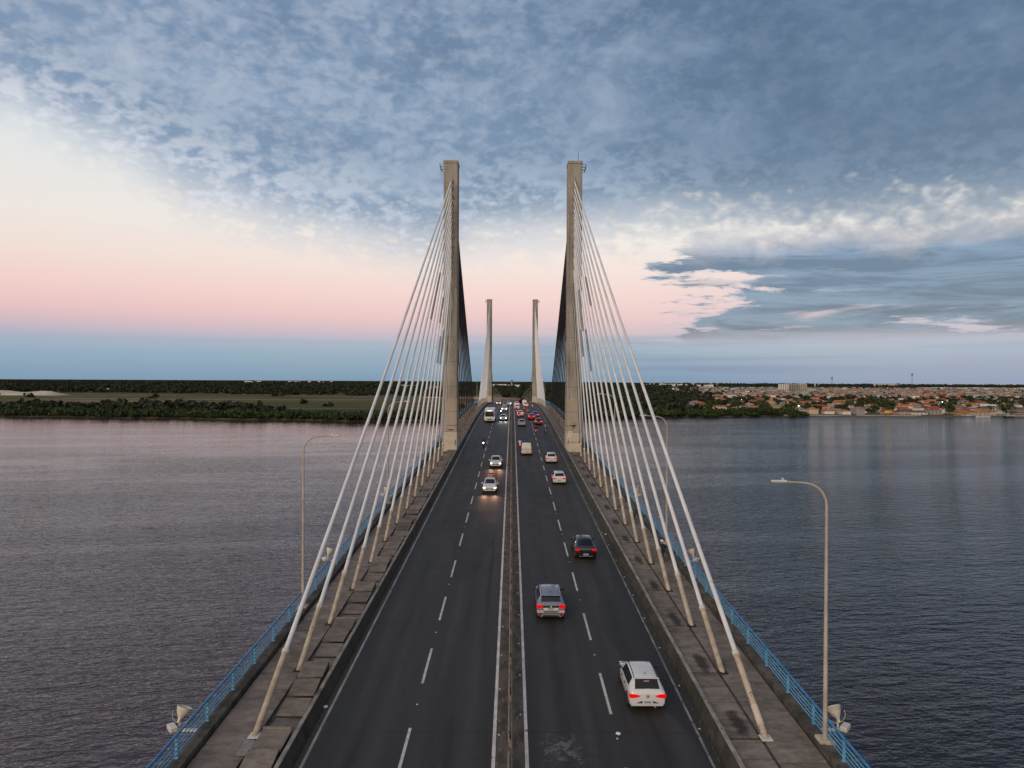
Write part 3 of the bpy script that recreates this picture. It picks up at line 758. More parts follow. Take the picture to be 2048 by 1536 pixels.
SHAPES = {
 'hatch': dict(st=[(-1.95, .46, .80, .86, .66, .50), (-1.93, .33, .90, .96, .78, .60), (-1.86, .27, .955, 1.03, .83, .66), (-1.80, .25, .96, 1.06, .84, .66), (-1.42, .24, .97, 1.40, .845, .59), (-1.2, .22, .965, 1.455, .845, .585),
    (-.5, .2, .945, 1.485, .85, .59), (.15, .2, .925, 1.455, .85, .585), (.45, .2, .915, 1.40, .85, .575), (1.15, .2, .90, .97, .835, .66), (1.6, .22, .84, .88, .81, .62), (1.85, .26, .72, .76, .77, .55), (1.95, .34, .62, .64, .66, .46)],
    rear=(-1.79, -1.44), front=(.48, 1.10), sides=[(-1.25, -.42), (-.395, .92)], wh=(-1.18, 1.25), L=1.95, lampz=.80),
 'suv': dict(st=[(-2.1, .50, .92, .98, .70, .54), (-2.07, .38, 1.00, 1.07, .82, .64), (-2.0, .32, 1.04, 1.13, .87, .70), (-1.94, .30, 1.05, 1.17, .88, .70), (-1.66, .29, 1.06, 1.50, .885, .63), (-1.4, .28, 1.05, 1.555, .885, .62),
    (-.5, .27, 1.03, 1.59, .885, .63), (.2, .27, 1.01, 1.56, .885, .62), (.5, .27, 1.0, 1.50, .885, .61), (1.2, .27, .99, 1.07, .87, .70), (1.75, .28, .93, .98, .85, .66), (2.0, .32, .80, .85, .80, .58), (2.1, .40, .68, .71, .70, .50)],
    rear=(-1.93, -1.68), front=(.53, 1.15), sides=[(-1.45, -.45), (-.38, .95)], wh=(-1.30, 1.33), L=2.1, lampz=.92),
 'sedan': dict(st=[(-2.2, .48, .86, .92, .68, .54), (-2.17, .36, .95, 1.00, .80, .64), (-2.08, .28, .98, 1.035, .84, .68), (-1.62, .25, .99, 1.06, .85, .68), (-1.0, .22, .98, 1.40, .86, .60), (-.7, .21, .97, 1.455, .86, .59),
    (-.3, .2, .955, 1.47, .86, .595), (.25, .2, .94, 1.445, .86, .59), (.5, .2, .93, 1.40, .86, .58), (1.25, .2, .91, .97, .845, .66), (1.8, .22, .85, .89, .82, .62), (2.08, .26, .74, .78, .77, .56), (2.2, .34, .63, .65, .68, .48)],
    rear=(-1.60, -1.03), front=(.53, 1.2), sides=[(-1.15, -.32), (-.26, 1.0)], wh=(-1.33, 1.35), L=2.2, lampz=.86),
 'pickup': dict(st=[(-2.3, .50, .93, .94, .78, .72), (-2.26, .44, .97, .98, .82, .76), (-1.0, .34, 1.0, 1.01, .845, .78), (-.62, .28, 1.0, 1.02, .845, .76), (-.55, .28, 1.0, 1.44, .845, .60), (-.3, .27, .985, 1.52, .845, .60),
    (.1, .27, .975, 1.52, .845, .60), (.4, .27, .965, 1.46, .845, .59), (1.15, .26, .95, 1.02, .83, .66), (1.75, .28, .90, .94, .81, .62), (2.05, .32, .78, .82, .77, .56), (2.2, .38, .66, .69, .68, .48)],
    rear=None, front=(.43, 1.10), sides=[(-.5, .92)], wh=(-1.4, 1.35), L=2.2, lampz=.80, rearL=2.3),
 'van': dict(st=[(-2.15, .42, 1.0, 1.78, .80, .66), (-2.11, .34, 1.02, 1.84, .85, .70), (-1.9, .30, 1.03, 1.87, .86, .72), (-.5, .27, 1.02, 1.88, .86, .72), (-.1, .26, 1.0, 1.80, .855, .70), (.1, .25, .99, 1.66, .85, .64), (.35, .25, .98, 1.58, .85, .60),
    (1.1, .25, .96, 1.03, .84, .66), (1.65, .26, .89, .93, .81, .62), (1.98, .30, .75, .79, .77, .56), (2.1, .38, .64, .67, .68, .48)],
    rear=None, front=(.42, 1.05), sides=[(.0, .9)], wh=(-1.35, 1.3), L=2.1, lampz=.9, rearL=2.15),
}
BODY_CACHE = {}
def vehicle(kind, x, d, pm, label, away=True, tail='tail', head='head_white', name='car', group=None, detail=1, yaw=0.0):
    S = SHAPES[kind]; st = S['st']; Lr = S.get('rearL', S['L']); Lf = S['L']
    o = empty(name, (x, d, zr(d) + .008), (0 if away else math.pi) + yaw, label, 'van' if kind == 'van' else ('pickup' if kind == 'pickup' else 'car'), group, rx=0)
    sl = slope(d); o.rotation_mode = 'XYZ'
    o.matrix_world = Matrix.Translation((x, d, zr(d) + .008)) @ Matrix.Rotation(sl, 4, 'X') @ Matrix.Rotation((0 if away else math.pi) + yaw, 4, 'Z')
    if kind not in BODY_CACHE:
        c = {}
        c['body'] = loft(st).mesh('body', M['p_white'], 38)
        if S['rear']: c['rear_window'] = end_pane(st, *S['rear']).mesh('rear_window', M['glass'], 60)
        c['windshield'] = end_pane(st, *S['front']).mesh('windshield', M['glass'], 60)
        c['sides'] = [side_pane(st, a, b, s_).mesh('side_window', M['glass'], 60) for a, b in S['sides'] for s_ in (-1, 1)]
        lz = S['lampz']; rw = interp(st, -Lr + .03)[4]
        lampy = {'hatch': .16, 'suv': .2, 'sedan': .2, 'pickup': .12, 'van': .12}[kind]
        if kind == 'hatch': poly = [(.34, .02), (.44, -.055), (.74, -.10), (.845, -.06), (.85, .07), (.78, .10), (.52, .075)]
        elif kind == 'suv': poly = [(.50, .06), (.54, -.08), (.84, -.12), (.885, -.05), (.88, .10), (.56, .13)]
        elif kind == 'sedan': poly = [(.46, .04), (.52, -.06), (.82, -.08), (.855, 0), (.83, .08), (.55, .10)]
        elif kind == 'pickup': poly = [(.70, -.2), (.835, -.2), (.835, .10), (.70, .10)]
        else: poly = [(.72, -.12), (.865, -.12), (.855, .22), (.72, .22)]
        c['tails'] = [MB().prism([(s_ * a, lz + b) for a, b in poly], -Lr - .012, -Lr + lampy).mesh('tail_lamp', M['tail']) for s_ in (-1, 1)]
        hz = interp(st, Lf - .10)[2] - .02
        c['heads'] = [MB().prism([(s_ * .42, hz - .10), (s_ * .72, hz - .07), (s_ * .76, hz + .04), (s_ * .55, hz + .03)], Lf - .32, Lf - .015).mesh('head_lamp', M['head_white']) for s_ in (-1, 1)]
        pz = {'hatch': .52, 'suv': .79, 'sedan': .50, 'pickup': .60, 'van': .62}[kind]
        c['plate_r'] = MB().bbox(-.20, .20, -Lr - .03, -Lr - .005, pz - .065, pz + .065, .006).mesh('licence_plate', M['plate'])
        c['plate_f'] = MB().bbox(-.20, .20, Lf - .005, Lf + .02, .42, .55, .006).mesh('licence_plate', M['plate'])
        g_ = MB()
        for i in range(6): g_.box(-.165 + i * .055, -.13 + i * .055, -Lr - .034, -Lr - .0305, pz - .04, pz + .03)
        c['marks'] = g_.mesh('plate_characters', M['plate_mark']); c['band'] = MB().box(-.19, .19, -Lr - .034, -Lr - .0305, pz + .042, pz + .06).mesh('plate_band', M['plate_blue'])
        c['grille'] = MB().prism([(-.42, hz - .08), (.42, hz - .08), (.36, hz - .22), (-.36, hz - .22)], Lf - .09, Lf + .004).mesh('grille', M['trim'])
        c['lowgrille'] = MB().prism([(-.60, .44), (.60, .44), (.52, .33), (-.52, .33)], Lf - .12, Lf - .01).mesh('lower_grille', M['trim'])
        if kind == 'pickup': c['rear_window'] = MB().prism([(-.60, 1.07), (.60, 1.07), (.54, 1.41), (-.54, 1.41)], -.64, -.58).mesh('rear_window', M['glass']); c['bed'] = MB().box(-.70, .70, -2.2, -.72, 1.0, 1.022).mesh('bed', M['trim'])
        wz = interp(st, .9)[4]
        my = {'hatch': .78, 'suv': .82, 'sedan': .85, 'pickup': .8, 'van': .78}[kind]; mz = interp(st, my)[2]
        c['mirrors'] = [MB().bbox(s_ * (wz + .09) - .10, s_ * (wz + .09) + .10, my - .06, my + .07, mz + .0, mz + .15, .03).mesh('mirror', M['trim']) for s_ in (-1, 1)]
        c['sills'] = [MB().bbox(s_ * wz - .04, s_ * wz + .04, -.85, .85, .16, .26, .02).mesh('sill', M['trim']) for s_ in (-1, 1)]
        BODY_CACHE[kind] = c
    c = BODY_CACHE[kind]; S_ = S
    link('body', c['body'], o, None, pm)
    if 'rear_window' in c: link('rear_window', c['rear_window'], o)
    if 'bed' in c: link('bed', c['bed'], o)
    link('windshield', c['windshield'], o)
    for m in c['sides']: link('side_window', m, o)
    for m in c['tails']: link('tail_lamp', m, o, None, M[tail if away else 'tail_off'])
    for m in c['heads']: link('head_lamp', m, o, None, M[head if not away else 'plate'])
    link('licence_plate', c['plate_r' if away else 'plate_f'], o)
    if away:
        pl = link('plate_characters', c['marks'], o); link('plate_band', c['band'], o)
    else:
        link('grille', c['grille'], o); link('lower_grille', c['lowgrille'], o)
    for m in c['mirrors']: link('mirror', m, o, None, M['trim'] if away else pm)
    ww = st[len(st) // 2][4]
    for yy in S['wh']:
        for s_ in (-1, 1): wheel(o, s_ * (ww - .075), yy, .32 if kind in ('suv', 'van') else .30)
    return o, S
def beam(o, S, colour, watts):
    for s_ in (-.6, .6):
        l = bpy.data.lights.new('head_beam', 'SPOT'); l.energy = watts; l.color = colour; l.spot_size = R(75); l.spot_blend = 1.0; l.shadow_soft_size = .08
        q = bpy.data.objects.new('head_beam', l); col.objects.link(q); q.parent = o; q.location = (s_, S['L'] + .06, .72); q.rotation_euler = (R(76), 0, 0)
def arches(o, S):
    ww = S['st'][len(S['st']) // 2][4]
    for yy in S['wh']:
        for s_ in (-1, 1):
            pts = [(yy + .37 * math.cos(q), .31 + .37 * math.sin(q)) for q in [math.pi * i / 10 for i in range(11)]]
            MB().prismx(pts, s_ * (ww - .10), s_ * (ww + .006)).build('wheel_arch', M['trim'], o)

CARS_AWAY = 'vehicles driving away with tail lights on'; CARS_ON = 'vehicles coming with headlights on'
def at_pix(px, py, dx=0, dd=0):
    x, d = road_at(px, py); return x * (d - .65) / d + dx, d + dd - .65
# white hatchback
x, d = at_pix(1297, 1414); o, S = vehicle('hatch', x, d + 1.95, M['p_white'], 'white hatchback with dark roof strips and a pink sticker in its rear window', tail='tail', group=CARS_AWAY)
arches(o, S)
for s_ in (-1, 1):
    pts = [(s_ * (interp(S['st'], y)[5] * .93), y, interp(S['st'], y)[3] - .022) for y in (-1.36, -1.0, -.5, .1, .42)]
    MB().tube(pts, .022, 5).build('roof_strip', M['trim'], o)
    for y in (-.55, .25): MB().bbox(s_ * .865 - .02, s_ * .865 + .02, y - .09, y + .09, .80, .835, .008).build('door_handle', M['trim'], o)
    MB().prism([(s_ * .25, .58), (s_ * .52, .47), (s_ * .25, .47)], -1.965, -1.90).build('bumper_vent', M['trim'], o)
MB().tube([(0, -1.05, 1.47), (0, -1.16, 1.56), (0, -1.25, 1.66)], [.03, .012, .008], 5).build('antenna', M['trim'], o)
MB().bbox(-.13, .13, -1.555, -1.548, 1.278, 1.335, .001).build('window_sticker', M['sticker'], o).matrix_local = Matrix.Translation((0, .003, .016))
lg = MB().lathe([(.052, -.008), (.066, -.008), (.066, .004), (.052, .004)], 'y', 20, at=(0, -1.957, .80))
lg.tube([(-.045, -1.96, .83), (-.02, -1.96, .765), (0, -1.96, .81), (.02, -1.96, .765), (.045, -1.96, .83)], .008, 4)
lg.build('maker_badge', M['dark_metal'], o)
MB().box(-.075, .075, -1.957, -1.952, .705, .722).build('model_lettering', M['galv'], o)
MB().tube([(.35, -1.98, .29), (.35, -1.7, .30)], .03, 8).build('exhaust', M['galv'], o)
MB().bbox(-.62, .62, -1.48, -1.36, 1.395, 1.425, .012).build('spoiler', M['p_white'], o)
# grey SUV
x, d = at_pix(1103, 1236); o, S = vehicle('suv', x, d + 2.1, M['p_grey'], 'grey SUV with silver skid bar and cream lit tailgate beside the median', tail='tail', group=CARS_AWAY)
arches(o, S)
MB().prism([(-.52, 1.0), (.52, 1.0), (.50, .86), (-.50, .86)], -2.115, -2.04).build('tailgate_band', M['trim'], o)
MB().prism([(-.48, .855), (.48, .855), (.44, .72), (-.44, .72)], -2.112, -2.05).build('tailgate_reflection', M['p_cream'], o)  # cream colour stands in for light reflected on the tailgate
MB().bbox(-.86, .86, -2.13, -1.95, .52, .69, .03).build('rear_bumper', M['p_silver'], o)
MB().prism([(-.48, .66), (.48, .66), (.42, .585), (-.42, .585)], -2.14, -2.12).build('bumper_inlay', M['trim'], o)
MB().bbox(-.84, .84, -2.10, -1.90, .28, .52, .03).build('bumper_cladding', M['trim'], o)
MB().prism([(-.66, .30), (-.52, .46), (.52, .46), (.66, .30), (.56, .30), (.46, .41), (-.46, .41), (-.56, .30)], -2.125, -2.09).build('skid_bar', M['silver_trim'], o)
for s_ in (-1, 1):
    MB().bbox(s_ * .74 - .06, s_ * .74 + .06, -2.115, -2.08, .38, .49, .012).build('rear_reflector', M['tail_off'], o)
    pts = [(s_ * (interp(S['st'], y)[5] * .96), y, interp(S['st'], y)[3] - .01) for y in (-1.5, -1.2, -.5, .1, .42)]
    MB().tube(pts, .022, 5).build('roof_rail', M['silver_trim'], o)
MB().bbox(-.64, .64, -1.80, -1.60, 1.50, 1.535, .012).build('spoiler', M['p_grey'], o)
MB().tube([(0, -1.2, 1.56), (0, -1.32, 1.63), (0, -1.40, 1.68)], [.04, .02, .01], 5).build('antenna', M['trim'], o)
MB().lathe([(.001, -.02), (.05, -.02), (.05, .0)], 'y', 14, at=(0, -2.115, .935)).build('maker_badge', M['plate'], o)
# black sedan
x, d = at_pix(1173, 1117); o, S = vehicle('sedan', x, d + 2.2, M['p_black'], 'black sedan with glowing red tail lamps and a chrome trunk bar', tail='tail', group=CARS_AWAY)
arches(o, S)
MB().bbox(-.42, .42, -2.215, -2.17, .905, .93, .008).build('chrome_bar', M['silver_trim'], o)
MB().bbox(-.55, .55, -2.215, -2.17, .33, .36, .008).build('bumper_trim', M['silver_trim'], o)
# two white hatchbacks, van, others going away
x, d = at_pix(1120, 968); vehicle('hatch', x, d + 1.95, M['p_white'], 'white hatchback following another white hatchback in the walkway-side lane', tail='tail', group=CARS_AWAY)
x, d = at_pix(1104, 926); vehicle('hatch', x, d + 1.95, M['p_white'], 'white hatchback level with the antenna tower foot, ahead of another white hatchback', tail='tail', group=CARS_AWAY)
x, d = at_pix(1054, 910); o, S = vehicle('van', x, d + 2.1, M['p_cream'], 'white panel van with a blank rear and a dark strip, beside a motorcyclist', tail='tail_off', name='panel_van', group=CARS_AWAY)
MB().bbox(-.55, .55, -2.175, -2.14, 1.02, 1.07, .006).build('rear_strip', M['trim'], o)
x, d = at_pix(1044.5, 853); o, S = vehicle('pickup', x, d + 2.3, M['p_silver'], 'silver pickup with dark open bed in the median-side lane', tail='tail_off', name='pickup_truck', group=CARS_AWAY)
x, d = at_pix(1078, 849.5); vehicle('hatch', x, d + 1.95, M['p_dark'], 'dark hatchback braking behind a blue car', tail='tail_hot', group=CARS_AWAY)
x, d = at_pix(1064, 839.5); vehicle('sedan', x, d + 2.2, M['p_red'], 'dark red sedan with bright brake lamps beside the blue car', tail='tail_hot', group=CARS_AWAY)
x, d = at_pix(1071.5, 835); vehicle('hatch', x, d + 1.95, M['p_blue'], 'blue hatchback with bright brake lamps', tail='tail_hot', group=CARS_AWAY)
x, d = at_pix(1041.5, 833); vehicle('suv', x, d + 2.1, M['p_white'], 'white SUV with bright brake lamps behind a motorcycle', tail='tail_hot', group=CARS_AWAY)
x, d = at_pix(1035, 819.5); vehicle('suv', x, d + 2.1, M['p_white'], 'white tall car in the median-side lane ahead of motorcycles', tail='tail_off', group=CARS_AWAY)
x, d = at_pix(1034.7, 812.5); vehicle('suv', x, d + 2.1, M['p_white'], 'white SUV braking near the bridge crest in the median-side lane', tail='tail_hot', group=CARS_AWAY)
x, d = at_pix(1052.5, 814); vehicle('hatch', x, d + 1.95, M['p_white'], 'white hatchback braking near the bridge crest in the walkway-side lane', tail='tail_hot', group=CARS_AWAY)
x, d = at_pix(1050, 810.3); vehicle('van', x, d + 3, M['p_cream'], 'cream van just over the bridge crest in the walkway-side lane', tail='tail_off', group=CARS_AWAY)
# oncoming
x, d = at_pix(980, 986); o, S = vehicle('pickup', x, d + 2.2, M['p_white'], 'white pickup with headlights on and a red slatted load in its bed', away=False, head='head_warm', name='pickup_truck', group=CARS_ON)
beam(o, S, (1, .52, .32), 110)
bx = MB()
for s_ in (-1, 1):
    for yy in (-2.15, -1.45, -.75): bx.box(s_ * .76 - .03, s_ * .76 + .03, yy - .03, yy + .03, .95, 1.75)
    for zz in (1.1, 1.35, 1.6): bx.box(s_ * .76 - .02, s_ * .76 + .02, -2.2, -.7, zz, zz + .12)
for zz in (1.1, 1.35, 1.6): bx.box(-.78, .78, -2.22, -2.18, zz, zz + .12).box(-.78, .78, -.72, -.68, zz, zz + .12)
bx.build('load_crate', M['load_red'], o); MB().bbox(-.7, .7, -2.1, -.8, .95, 1.3, .1).build('load', M['load_red'], o)
MB().bbox(-.3, .45, -1.8, -1.2, 1.3, 1.62, .12).build('white_sack', M['plate'], o)
x, d = at_pix(992, 935.5); o, S = vehicle('pickup', x, d + 2.2, M['p_white'], 'white car with warm headlights on, following the loaded pickup', away=False, head='head_warm', group=CARS_ON); beam(o, S, (1, .52, .32), 110)
x, d = at_pix(1007.5, 841.5); o, S = vehicle('sedan', x, d + 2.2, M['p_white'], 'white sedan with headlights on beside the white bus', away=False, head='head_white', group=CARS_ON); beam(o, S, (1, .9, .82), 120)
x, d = at_pix(1009.5, 822); vehicle('hatch', x, d + 1.95, M['p_white'], 'white hatchback with headlights on behind a motorcycle and sedan', away=False, head='head_white', group=CARS_ON)
x, d = at_pix(1011, 813.5); vehicle('suv', x, d + 2.1, M['p_grey'], 'grey SUV coming over the bridge crest in the median-side lane', away=False, head='plate', group=CARS_ON)
x, d = at_pix(1018.5, 811.2); vehicle('suv', x, d + 2.1, M['p_white'], 'white SUV with headlights on hugging the median at the crest', away=False, head='head_white', group=CARS_ON)
x, d = at_pix(998, 809.6); vehicle('sedan', x, d + 2.2, M['p_silver'], 'silver car with glaring orange headlights at the bridge crest', away=False, head='head_orange', group=CARS_ON)
# bus
x, d = at_pix(980, 845)
bus = empty('bus', (x, d + 4.5, zr(d + 4.5)), math.pi, 'white city bus with a big dark windscreen and lit destination panel', 'bus', CARS_ON)
bst = [(-5, .5, 1.3, 3.0, 1.18, 1.05), (-4.9, .35, 1.3, 3.15, 1.25, 1.12), (4.2, .35, 1.3, 3.15, 1.25, 1.12), (4.75, .35, 1.3, 3.05, 1.24, 1.10), (4.95, .38, 1.28, 2.85, 1.20, 1.02), (5.0, .45, 1.2, 2.7, 1.1, .9)]
loft(bst).build('body', M['p_white'], bus, smooth=38)
MB().prism([(-1.05, 1.35), (1.05, 1.35), (1.0, 2.55), (-1.0, 2.55)], 4.9, 5.012).build('windshield', M['glass'], bus)
MB().box(-.012, .012, 5.0, 5.02, 1.35, 2.55).build('windshield_divider', M['trim'], bus)
MB().bbox(-.55, .55, 4.9, 5.01, 2.60, 2.80, .01).build('destination_panel', M['lamp_lit'] if False else material('panel_lit', (.8, .8, .8), None, .4, emit=((1, 1, 1), .9)), bus)
for s_ in (-1, 1):
    MB().bbox(s_ * .88 - .16, s_ * .88 + .16, 4.85, 4.995, .72, .90, .02).build('head_lamp', material('bus_head', (.8, .8, .8), None, .2, emit=((1, .95, .9), .4)), bus)
    MB().bbox(s_ * 1.36 - .08, s_ * 1.36 + .08, 4.85, 5.0, 1.8, 2.3, .02).build('mirror', M['trim'], bus)
    for i in range(6): MB().bbox(s_ * 1.235 - .02, s_ * 1.235 + .02, -4.5 + i * 1.45, -3.2 + i * 1.45, 1.5, 2.5, .01).build('side_window', M['glass'], bus)
    for yy in (-3.2, 3.3): wheel(bus, s_ * 1.12, yy, .48, .28)
MB().prism([(-.6, .78), (.6, .78), (.5, .55), (-.5, .55)], 4.9, 5.01).build('grille', M['trim'], bus)
MB().bbox(-.9, .9, -2, 1, 3.13, 3.3, .05).build('roof_unit', M['p_white'], bus)
MB().bbox(-1.3, -1.255, 4.6, 4.75, 2.0, 2.45, .01).build('side_lamp', material('blue_lamp', (.2, .2, .6), None, .3, emit=((.35, .35, 1), 1.5)), bus)

# ------------------------------------------------------------------ people, motorcycles, bicycles
def skin_mesh(name, joints, edges, mats, classify):
    me = bpy.data.meshes.new(name); keys = list(joints)
    me.from_pydata([joints[k][0] for k in keys], [(keys.index(a), keys.index(b)) for a, b in edges], [])
    ob = bpy.data.objects.new(name, me); col.objects.link(ob)
    ob.modifiers.new('s', 'SKIN'); sv = me.skin_vertices[0].data
    for i, k in enumerate(keys):
        r = joints[k][1]; sv[i].radius = (r, r) if not isinstance(r, tuple) else r; sv[i].use_root = (i == 0)
    sub = ob.modifiers.new('u', 'SUBSURF'); sub.levels = 1; sub.render_levels = 1
    dg = bpy.context.evaluated_depsgraph_get(); out = bpy.data.meshes.new_from_object(ob.evaluated_get(dg))
    bpy.data.objects.remove(ob); out.name = name; out.materials.clear()
    for m in mats: out.materials.append(m)
    for p in out.polygons: p.material_index = classify(p.center); p.use_smooth = True
    return out
def rider_joints(bike=False):
    J = {'pel': ((0, -.10, .86), (.15, .12)), 'belly': ((0, -.03, 1.02), (.145, .11)), 'chest': ((0, .08, 1.25), (.17, .125)), 'neck': ((0, .13, 1.43), .06), 'head': ((0, .17, 1.56), .095), 'crown': ((0, .17, 1.66), .08)}
    E = [('pel', 'belly'), ('belly', 'chest'), ('chest', 'neck'), ('neck', 'head'), ('head', 'crown')]
    for s_, n in ((-1, 'l'), (1, 'r')):
        J['sh' + n] = ((s_ * .20, .09, 1.34), .075); J['el' + n] = ((s_ * .30, .27, 1.12), .05); J['wr' + n] = ((s_ * .31, .47, 1.08), .036)
        J['ha' + n] = ((s_ * .31, .55, 1.07), (.045, .03)); J['fi' + n] = ((s_ * .30, .62, 1.04), .022)
        J['hip' + n] = ((s_ * .11, -.06, .82), .105)
        if bike:
            k = (s_ * .13, .24, .70) if s_ < 0 else (s_ * .13, .30, .82); a = (s_ * .12, .10, .28) if s_ < 0 else (s_ * .12, .20, .46)
        else: k = (s_ * .20, .34, .76); a = (s_ * .17, .10, .36)
        J['kn' + n] = (k, .075); J['an' + n] = (a, .048); J['to' + n] = ((a[0], a[1] + .17, a[2] - .06), .04)
        E += [('chest', 'sh' + n), ('sh' + n, 'el' + n), ('el' + n, 'wr' + n), ('wr' + n, 'ha' + n), ('ha' + n, 'fi' + n), ('pel', 'hip' + n), ('hip' + n, 'kn' + n), ('kn' + n, 'an' + n), ('an' + n, 'to' + n)]
    return J, E
def cls(c):
    if c.z > 1.40 and abs(c.x) < .14: return 2
    if abs(c.x) > .24 and c.y > .42 and c.z > .95: return 2
    if c.z < .90: return 1
    return 0
CL = {n: material('cloth_' + n, c, tuple(v * .75 for v in c), .85, 14, 3, local=True) for n, c in dict(white=(.68, .68, .67), black=(.02, .02, .022), red=(.42, .03, .03), blue=(.03, .05, .14), green=(.03, .07, .06), yellow=(.65, .5, .05), grey=(.12, .12, .13), navy=(.015, .02, .045)).items()}
CL['helmet_white'] = material('helmet_white', (.75, .75, .74), None, .25, coat=.5); CL['helmet_black'] = material('helmet_black', (.015, .015, .017), None, .2, coat=.5); CL['helmet_red'] = material('helmet_red', (.4, .03, .03), None, .25, coat=.5)
J, E = rider_joints(False); RIDER = skin_mesh('rider', J, E, [CL['white'], CL['blue'], M['skin']], cls)
J, E = rider_joints(True); CYCLIST = skin_mesh('cyclist', J, E, [CL['white'], CL['blue'], M['skin']], cls)
HELM = MB().lathe([(.10, -.13), (.135, -.10), (.15, 0), (.14, .07), (.10, .12), (.045, .145), (.001, .15)], n=14).mesh('helmet', CL['helmet_white'], 60)
VIS = MB().prismx([(.0, -.06), (.135, -.05), (.15, .0), (.135, .05), (.0, .06)], -.105, .105).mesh('visor', M['glass'])
CAP = MB().lathe([(.125, -.02), (.13, .03), (.115, .08), (.07, .125), (.001, .14)], n=14).mesh('helmet', CL['helmet_white'], 60)
PACK = MB().bbox(-.15, .15, -.11, .11, -.24, .24, .06).mesh('backpack', CL['navy'])
def person(x, d, rz, shirt, trousers, helmet, label, cyc=False, pack=None, zoff=0.0):
    zb = (zr(d) + WALK) if cyc else zr(d)
    o = empty('person', (x, d, zb + zoff), rz, label, 'person', 'riders on two wheels')
    link('body', CYCLIST if cyc else RIDER, o, None, [CL[shirt], CL[trousers], M['skin']])
    h = link('helmet', CAP if cyc else HELM, o, (0, .175, 1.62), CL[helmet])
    if not cyc: link('visor', VIS, h)
    if pack: link('backpack', PACK, o, (0, -.13, 1.22), CL[pack]).rotation_euler = (R(-22), 0, 0)
    return o
TYRE = MB().lathe([(.245, -.05), (.30, -.055), (.315, 0), (.30, .055), (.245, .05), (.235, 0), (.245, -.05)], 'x', 18).mesh('tyre', M['rubber'], 50)
HUB = MB().lathe([(.001, -.03), (.24, -.02), (.24, .02), (.001, .03)], 'x', 14).mesh('rim', M['rim'], 50)
def motorcycle(x, d, rz, paint_, label, away=True, lit='tail_hot'):
    o = empty('motorcycle', (x, d, zr(d) + .004), rz, label, 'motorcycle', 'motorcycles among the traffic')
    for yy in (-.62, .68):
        w = link('wheel', TYRE, o, (0, yy, .315)); link('rim', HUB, w)
    MB().prismx([(.32, .62), (.38, .85), (.22, .95), (-.05, .88), (-.05, .66)], -.13, .13).build('tank', paint_, o)
    MB().prismx([(-.05, .70), (-.02, .84), (-.55, .86), (-.80, .92), (-.78, .80), (-.45, .70)], -.12, .12).build('seat', M['trim'], o)
    MB().bbox(-.14, .14, -.18, .28, .28, .64, .05).build('engine', M['dark_metal'], o)
    MB().tube([(.0, .68, .315), (.0, .52, .78), (0, .46, 1.0)], .045, 6).tube([(-.34, .52, 1.05), (-.1, .48, 1.02), (.1, .48, 1.02), (.34, .52, 1.05)], .016, 5).build('fork', M['dark_metal'], o)
    MB().tube([(.13, .1, .35), (.15, -.3, .33), (.16, -.75, .42)], .045, 8).build('exhaust', M['rim'], o)
    MB().bbox(-.12, .12, -.90, -.80, .78, .90, .02).build('tail_lamp', M[lit] if away else M['tail_off'], o)
    MB().lathe([(.001, .10), (.09, .08), (.10, 0), (.05, -.10)], 'y', 12, at=(0, .62, .92)).build('head_lamp', M['plate'] if away else M[lit], o)
    MB().box(-.10, .10, -.92, -.90, .60, .74).build('licence_plate', M['plate'], o)
def moto(px, py, shirt, trousers, helmet, paint_, l1, l2, away=True, lit='tail_hot'):
    x, d = at_pix(px, py); rz = 0 if away else math.pi
    motorcycle(x, d + .9, rz, M[paint_], l1, away, lit); person(x, d + .9, rz, shirt, trousers, helmet, l2)
moto(1041, 898, 'white', 'blue', 'helmet_black', 'p_red', 'red motorcycle beside the white panel van', 'rider in white shirt and black helmet beside the panel van')
moto(1072.6, 868.5, 'black', 'navy', 'helmet_black', 'p_red', 'motorcycle with red tail lamp on the dashed line, alone', 'rider in black over the dashed line behind the silver pickup')
moto(1092, 867, 'grey', 'black', 'helmet_white', 'p_black', 'black motorcycle close to the tower-side barrier', 'rider in grey with white helmet close to the barrier', lit='tail_off')
moto(1038.6, 836.2, 'red', 'black', 'helmet_black', 'p_red', 'red motorcycle just behind the white SUV by the median', 'rider in red just behind the white SUV by the median')
moto(1055.5, 830.5, 'red', 'blue', 'helmet_red', 'p_red', 'red motorcycle between the white SUV and the dark red sedan', 'rider in red with red helmet between SUV and sedan')
moto(1033.5, 826, 'black', 'black', 'helmet_black', 'p_red', 'motorcycle following the white tall car near the median', 'rider in black following the white tall car')
moto(1049, 821.5, 'grey', 'blue', 'helmet_red', 'p_red', 'motorcycle on the dashed line beside the white tall car', 'rider in grey with red helmet near the crest')
moto(1057, 833.5, 'black', 'navy', 'helmet_white', 'p_black', 'black motorcycle directly ahead of the dark red sedan', 'rider in black with white helmet ahead of the dark red sedan', lit='tail_off')
moto(1066, 818.5, 'yellow', 'green', 'helmet_black', 'p_black', 'black motorcycle ridden along the barrier near the crest', 'rider in yellow vest along the barrier near the crest', lit='tail_off')
moto(967.5, 896, 'black', 'black', 'helmet_black', 'p_red', 'motorcycle with pink-white headlight coming along the dashed line', 'rider in black coming along the dashed line', away=False, lit='head_white')
moto(1003, 829, 'grey', 'black', 'helmet_black', 'p_black', 'motorcycle with glaring headlight beside the white bus', 'rider in grey behind a glaring headlight beside the bus', away=False, lit='head_white')
BW = MB().lathe([(.315, -.018), (.335, -.02), (.345, 0), (.335, .02), (.315, .018), (.31, 0), (.315, -.018)], 'x', 24).mesh('wheel', M['rubber'], 50)
SP = MB()
for i in range(10):
    q = math.pi * 2 * i / 10; SP.tube([(0, 0, 0), (0, .315 * math.cos(q), .315 * math.sin(q))], .004, 3)
